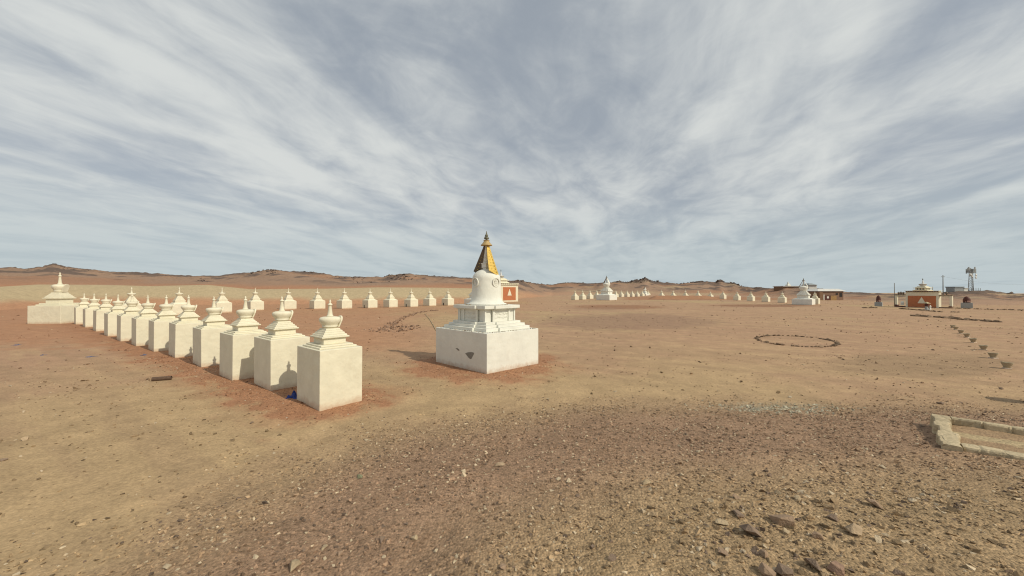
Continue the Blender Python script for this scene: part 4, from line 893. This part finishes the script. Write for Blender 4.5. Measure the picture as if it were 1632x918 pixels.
# ------------------------------------------------------------------ scraps: pipe, blue silk
x, y, z = P(259, 606)
n = 20; v = []; f = []
for xx in (-.2, .2):
    for r_ in (.055, .045):
        v += [(xx, r_*math.cos(2*math.pi*i/n), r_*math.sin(2*math.pi*i/n)) for i in range(n)]
for i in range(n):
    j = (i+1) % n; f += [(i, j, 2*n+j, 2*n+i), (n+i, 3*n+i, 3*n+j, n+j), (i, n+i, n+j, j), (2*n+i, 2*n+j, 3*n+j, 3*n+i)]
o = MB().add(v, f).build('pipe', M['rust']); o.location = (x, y, z+.05); o.rotation_euler = (0, 0, R(24)); tag(o, 'short rusty pipe lying on the sand in front of the slanting row', 'pipe')
def cloth(px, py, s, mat, lab, h=.6, seed=0, dy=0):
    x, y, z = P(px, py); n = 16; v = []; r_ = random.Random(seed)
    ph = [r_.uniform(0, 6) for _ in range(8)]
    for j in range(n+1):
        for i in range(n+1):
            a = i/n*2-1; b_ = j/n*2-1; e = max(0, 1-(a*a+b_*b_)*.8)
            zz_ = h*s*(e*(.55+.45*math.sin(6*a+ph[0]+3*b_))*(.6+.4*math.sin(7*b_+ph[1]-2*a)))+.004
            q = 1-.25*math.sin(3*math.atan2(b_, a)+ph[2]); v.append((a*s*q+.12*s*math.sin(9*b_+ph[3]), b_*s*q+.12*s*math.sin(8*a+ph[4]), zz_))
    f = [(j*(n+1)+i, j*(n+1)+i+1, (j+1)*(n+1)+i+1, (j+1)*(n+1)+i) for j in range(n) for i in range(n)]
    o = MB().add(v, f, True).build('silk_scarf', mat); o.location = (x, y, z); m = o.modifiers.new('s', 'SOLIDIFY'); m.thickness = .004; tag(o, lab, 'scarf')
cloth(468.5, 633, .105, M['blue'], 'crumpled bright blue silk scarf tucked against the nearest small stupa', 1.5, 8)
cloth(27.5, 550, .10, M['paleblue'], 'faded blue silk scarf on the red bank at far left', .5, 2)
cloth(69, 566, .07, M['paleblue'], 'small faded blue scrap of silk right of the far left scarf', .5, 3)
cloth(145, 568.5, .11, M['paleblue'], 'flat faded blue silk scrap between the bank and the pipe', .25, 4)
cloth(231, 566, .07, M['paleblue'], 'small blue silk scrap by the foot of the slanting row', .9, 5)
cloth(392, 484, .0, M['blue'], 'x') if False else None
# pale rope by the main stupa
mb = MB(); pr = [P(677, 500.5), P(683, 507), P(686.5, 512), P(690, 518), P(695, 527)]
for a, b_ in zip(pr, pr[1:]): mb.tube((a[0], a[1], .03), (b_[0], b_[1], .03), .018, n=6)
tag(mb.build('rope', M['footstone']), 'pale rope lying on the sand left of the main stupa', 'rope')
# ------------------------------------------------------------------ loose gravel, pebbles
def scatter(n, box, dens, smin, smax, pw, colf, seed):
    r_ = np.random.default_rng(seed); x = r_.uniform(box[0], box[1], n); y = r_.uniform(box[2], box[3], n)
    keep = r_.uniform(0, 1, n) < dens(x, y); x = x[keep]; y = y[keep]; m = len(x)
    s = smin+(smax-smin)*r_.uniform(0, 1, m)**pw
    return x, y, s, colf(x, y, r_)
def blocked(x, y):                                    # keep gravel out of the built things
    b = np.zeros(len(x), bool)
    for c, th in ROWC:
        dx, dy = x-c[0], y-c[1]; a = dx*math.cos(th)+dy*math.sin(th); q = -dx*math.sin(th)+dy*math.cos(th); b |= (abs(a) < .445) & (abs(q) < .575)
    dx, dy = x-MAINC[0], y-MAINC[1]; th = R(44.5); a = dx*math.cos(th)+dy*math.sin(th); q = -dx*math.sin(th)+dy*math.cos(th); b |= (abs(a) < 1.1) & (abs(q) < 1.3)
    dx, dy = x-BL.x, y-BL.y; e = np.array((.707, .707)); a = dx*.707+dy*.707; q = dx*dr.x+dy*dr.y; b |= (a > 0) & (a < 1.76) & (q > 0) & (q < 4.6)
    return b
def dens_g(x, y):
    ins = inside(x, y); n = fbm(x*.9, y*.9, 4, 71); n2 = fbm(x*3, y*3, 3, 81)
    d = sstep(-.9, 1.2, ins+1.6*(n-.5)); d = d*(.35+.9*sstep(.35, .65, n2)); d = d*(1-.4*sstep(3.5, 5.5, ins))
    return d*(~blocked(x, y))
def col_g(x, y, r_):
    c, _ = soil(x, y); m = len(x); k = r_.uniform(.45, 1.4, (m, 1)); C = c*k
    p = r_.uniform(0, 1, m); C[p < .10] = np.array((.54, .43, .29))*r_.uniform(.8, 1.2, ((p < .10).sum(), 1)); C[p > .88] = np.array((.17, .12, .085))*r_.uniform(.7, 1.4, ((p > .88).sum(), 1))
    u, v = pxmap(x, y); g = (np.hypot((u-1235)/100, (v-652)/13) < 1) & (r_.uniform(0, 1, m) < .4); C[g] = np.array((.48, .43, .32))*r_.uniform(.7, 1.15, (g.sum(), 1))
    return C
sets = [scatter(185000, (-8, 12.5, 1.2, 9.5), dens_g, .006, .026, 1.9, col_g, 1), scatter(6000, (-8, 12.5, 1.2, 9.5), dens_g, .018, .045, 2.4, col_g, 2)]
# denser chips around the rock field
rf = np.array(P(1290, 850)[:2])
sets.append(scatter(4500, (rf[0]-1.8, rf[0]+2.4, rf[1]-1.4, rf[1]+1.6), lambda x, y: np.exp(-((x-rf[0])/1.1)**2-((y-rf[1])/.7)**2)*.8, .01, .045, 2.4, col_g, 3))
pc = np.array(P(1238, 652)[:2]); sets.append(scatter(2600, (pc[0]-1.9, pc[0]+1.9, pc[1]-.8, pc[1]+.8), lambda x, y: np.exp(-((x-pc[0])/1.0)**2-((y-pc[1])/.38)**2), .01, .042, 1.8, lambda x, y, r_: np.array((.50, .45, .33))[None]*r_.uniform(.45, 1.2, (len(x), 1)), 4))
def build_sets(name, sets, sink=.3):
    x = np.concatenate([s[0] for s in sets]); y = np.concatenate([s[1] for s in sets]); s = np.concatenate([q[2] for q in sets]); c = np.concatenate([q[3] for q in sets])
    return stones(name, np.stack([x, y, gz(x, y)-.003], 1), s, c, M['stone'], .3)
tag(build_sets('gravel', sets), 'loose brown gravel and chips covering the foreground rise', 'gravel', kind='stuff')
def dens_s(x, y):
    n = fbm(x*.5, y*.5, 4, 91); n2 = fbm(x*1.7, y*1.7, 3, 95); r_ = np.hypot(x, y)
    return sstep(.38, .66, .5*n+.5*n2)*sstep(.6, -.4, inside(x, y))*(~blocked(x, y))
def col_s(x, y, r_):
    m = len(x); c, _ = soil(x, y); C = c*r_.uniform(.35, .85, (m, 1)); p = r_.uniform(0, 1, m) > .9; C[p] = np.array((.48, .38, .26)); return C
def wedge(x, y): return (np.abs(x) < 1.5*y+2)
sets = [scatter(12500, (-14, 16, 2, 14), lambda x, y: dens_s(x, y)*wedge(x, y), .008, .034, 2.2, col_s, 11), scatter(9000, (-30, 34, 6, 34), lambda x, y: dens_s(x, y)*wedge(x, y)*.8, .014, .07, 3, col_s, 12), scatter(3800, (-60, 90, 30, 95), lambda x, y: dens_s(x, y)*wedge(x, y)*.7, .04, .16, 3, col_s, 13)]
# red gravel banked round the stupas
def dens_r(x, y): return (sstep(1.4, .8, segd(x, y, ROWC[0][0], ROWC[-1][0]))+sstep(2.6, 1.9, np.hypot(x-MAINC[0], y-MAINC[1])))*(~blocked(x, y))
def col_r(x, y, r_): C = RED[None]*r_.uniform(.5, 1.4, (len(x), 1)); p = r_.uniform(0, 1, len(x)) > .95; C[p] = np.array((.55, .45, .34)); return C
sets.append(scatter(60000, (-13, 2, 6, 17), dens_r, .006, .026, 2.2, col_r, 14))
# the old stone arc left of the main stupa and the heap at its end
arc = [P(*p)[:2] for p in ((612, 527), (625, 517), (640, 508), (655, 502), (668, 498), (682, 496), (698, 494.5))]
xs = []; ys = []
for a, b_ in zip(arc, arc[1:]):
    t = rng.uniform(0, 1, 60); xs.append(a[0]+(b_[0]-a[0])*t+rng.normal(0, .18, 60)); ys.append(a[1]+(b_[1]-a[1])*t+rng.normal(0, .18, 60))
hp = P(633, 524); xs.append(hp[0]+rng.normal(0, .75, 170)); ys.append(hp[1]+rng.normal(0, 1.2, 170)); xs = np.concatenate(xs); ys = np.concatenate(ys)
sets.append((xs, ys, rng.uniform(.03, .13, len(xs)), np.array((.26, .165, .11))[None]*rng.uniform(.6, 1.6, (len(xs), 1))))
tag(build_sets('pebbles', sets), 'dark pebbles and reddish grit strewn over the sand and round the stupas', 'pebbles', kind='stuff')
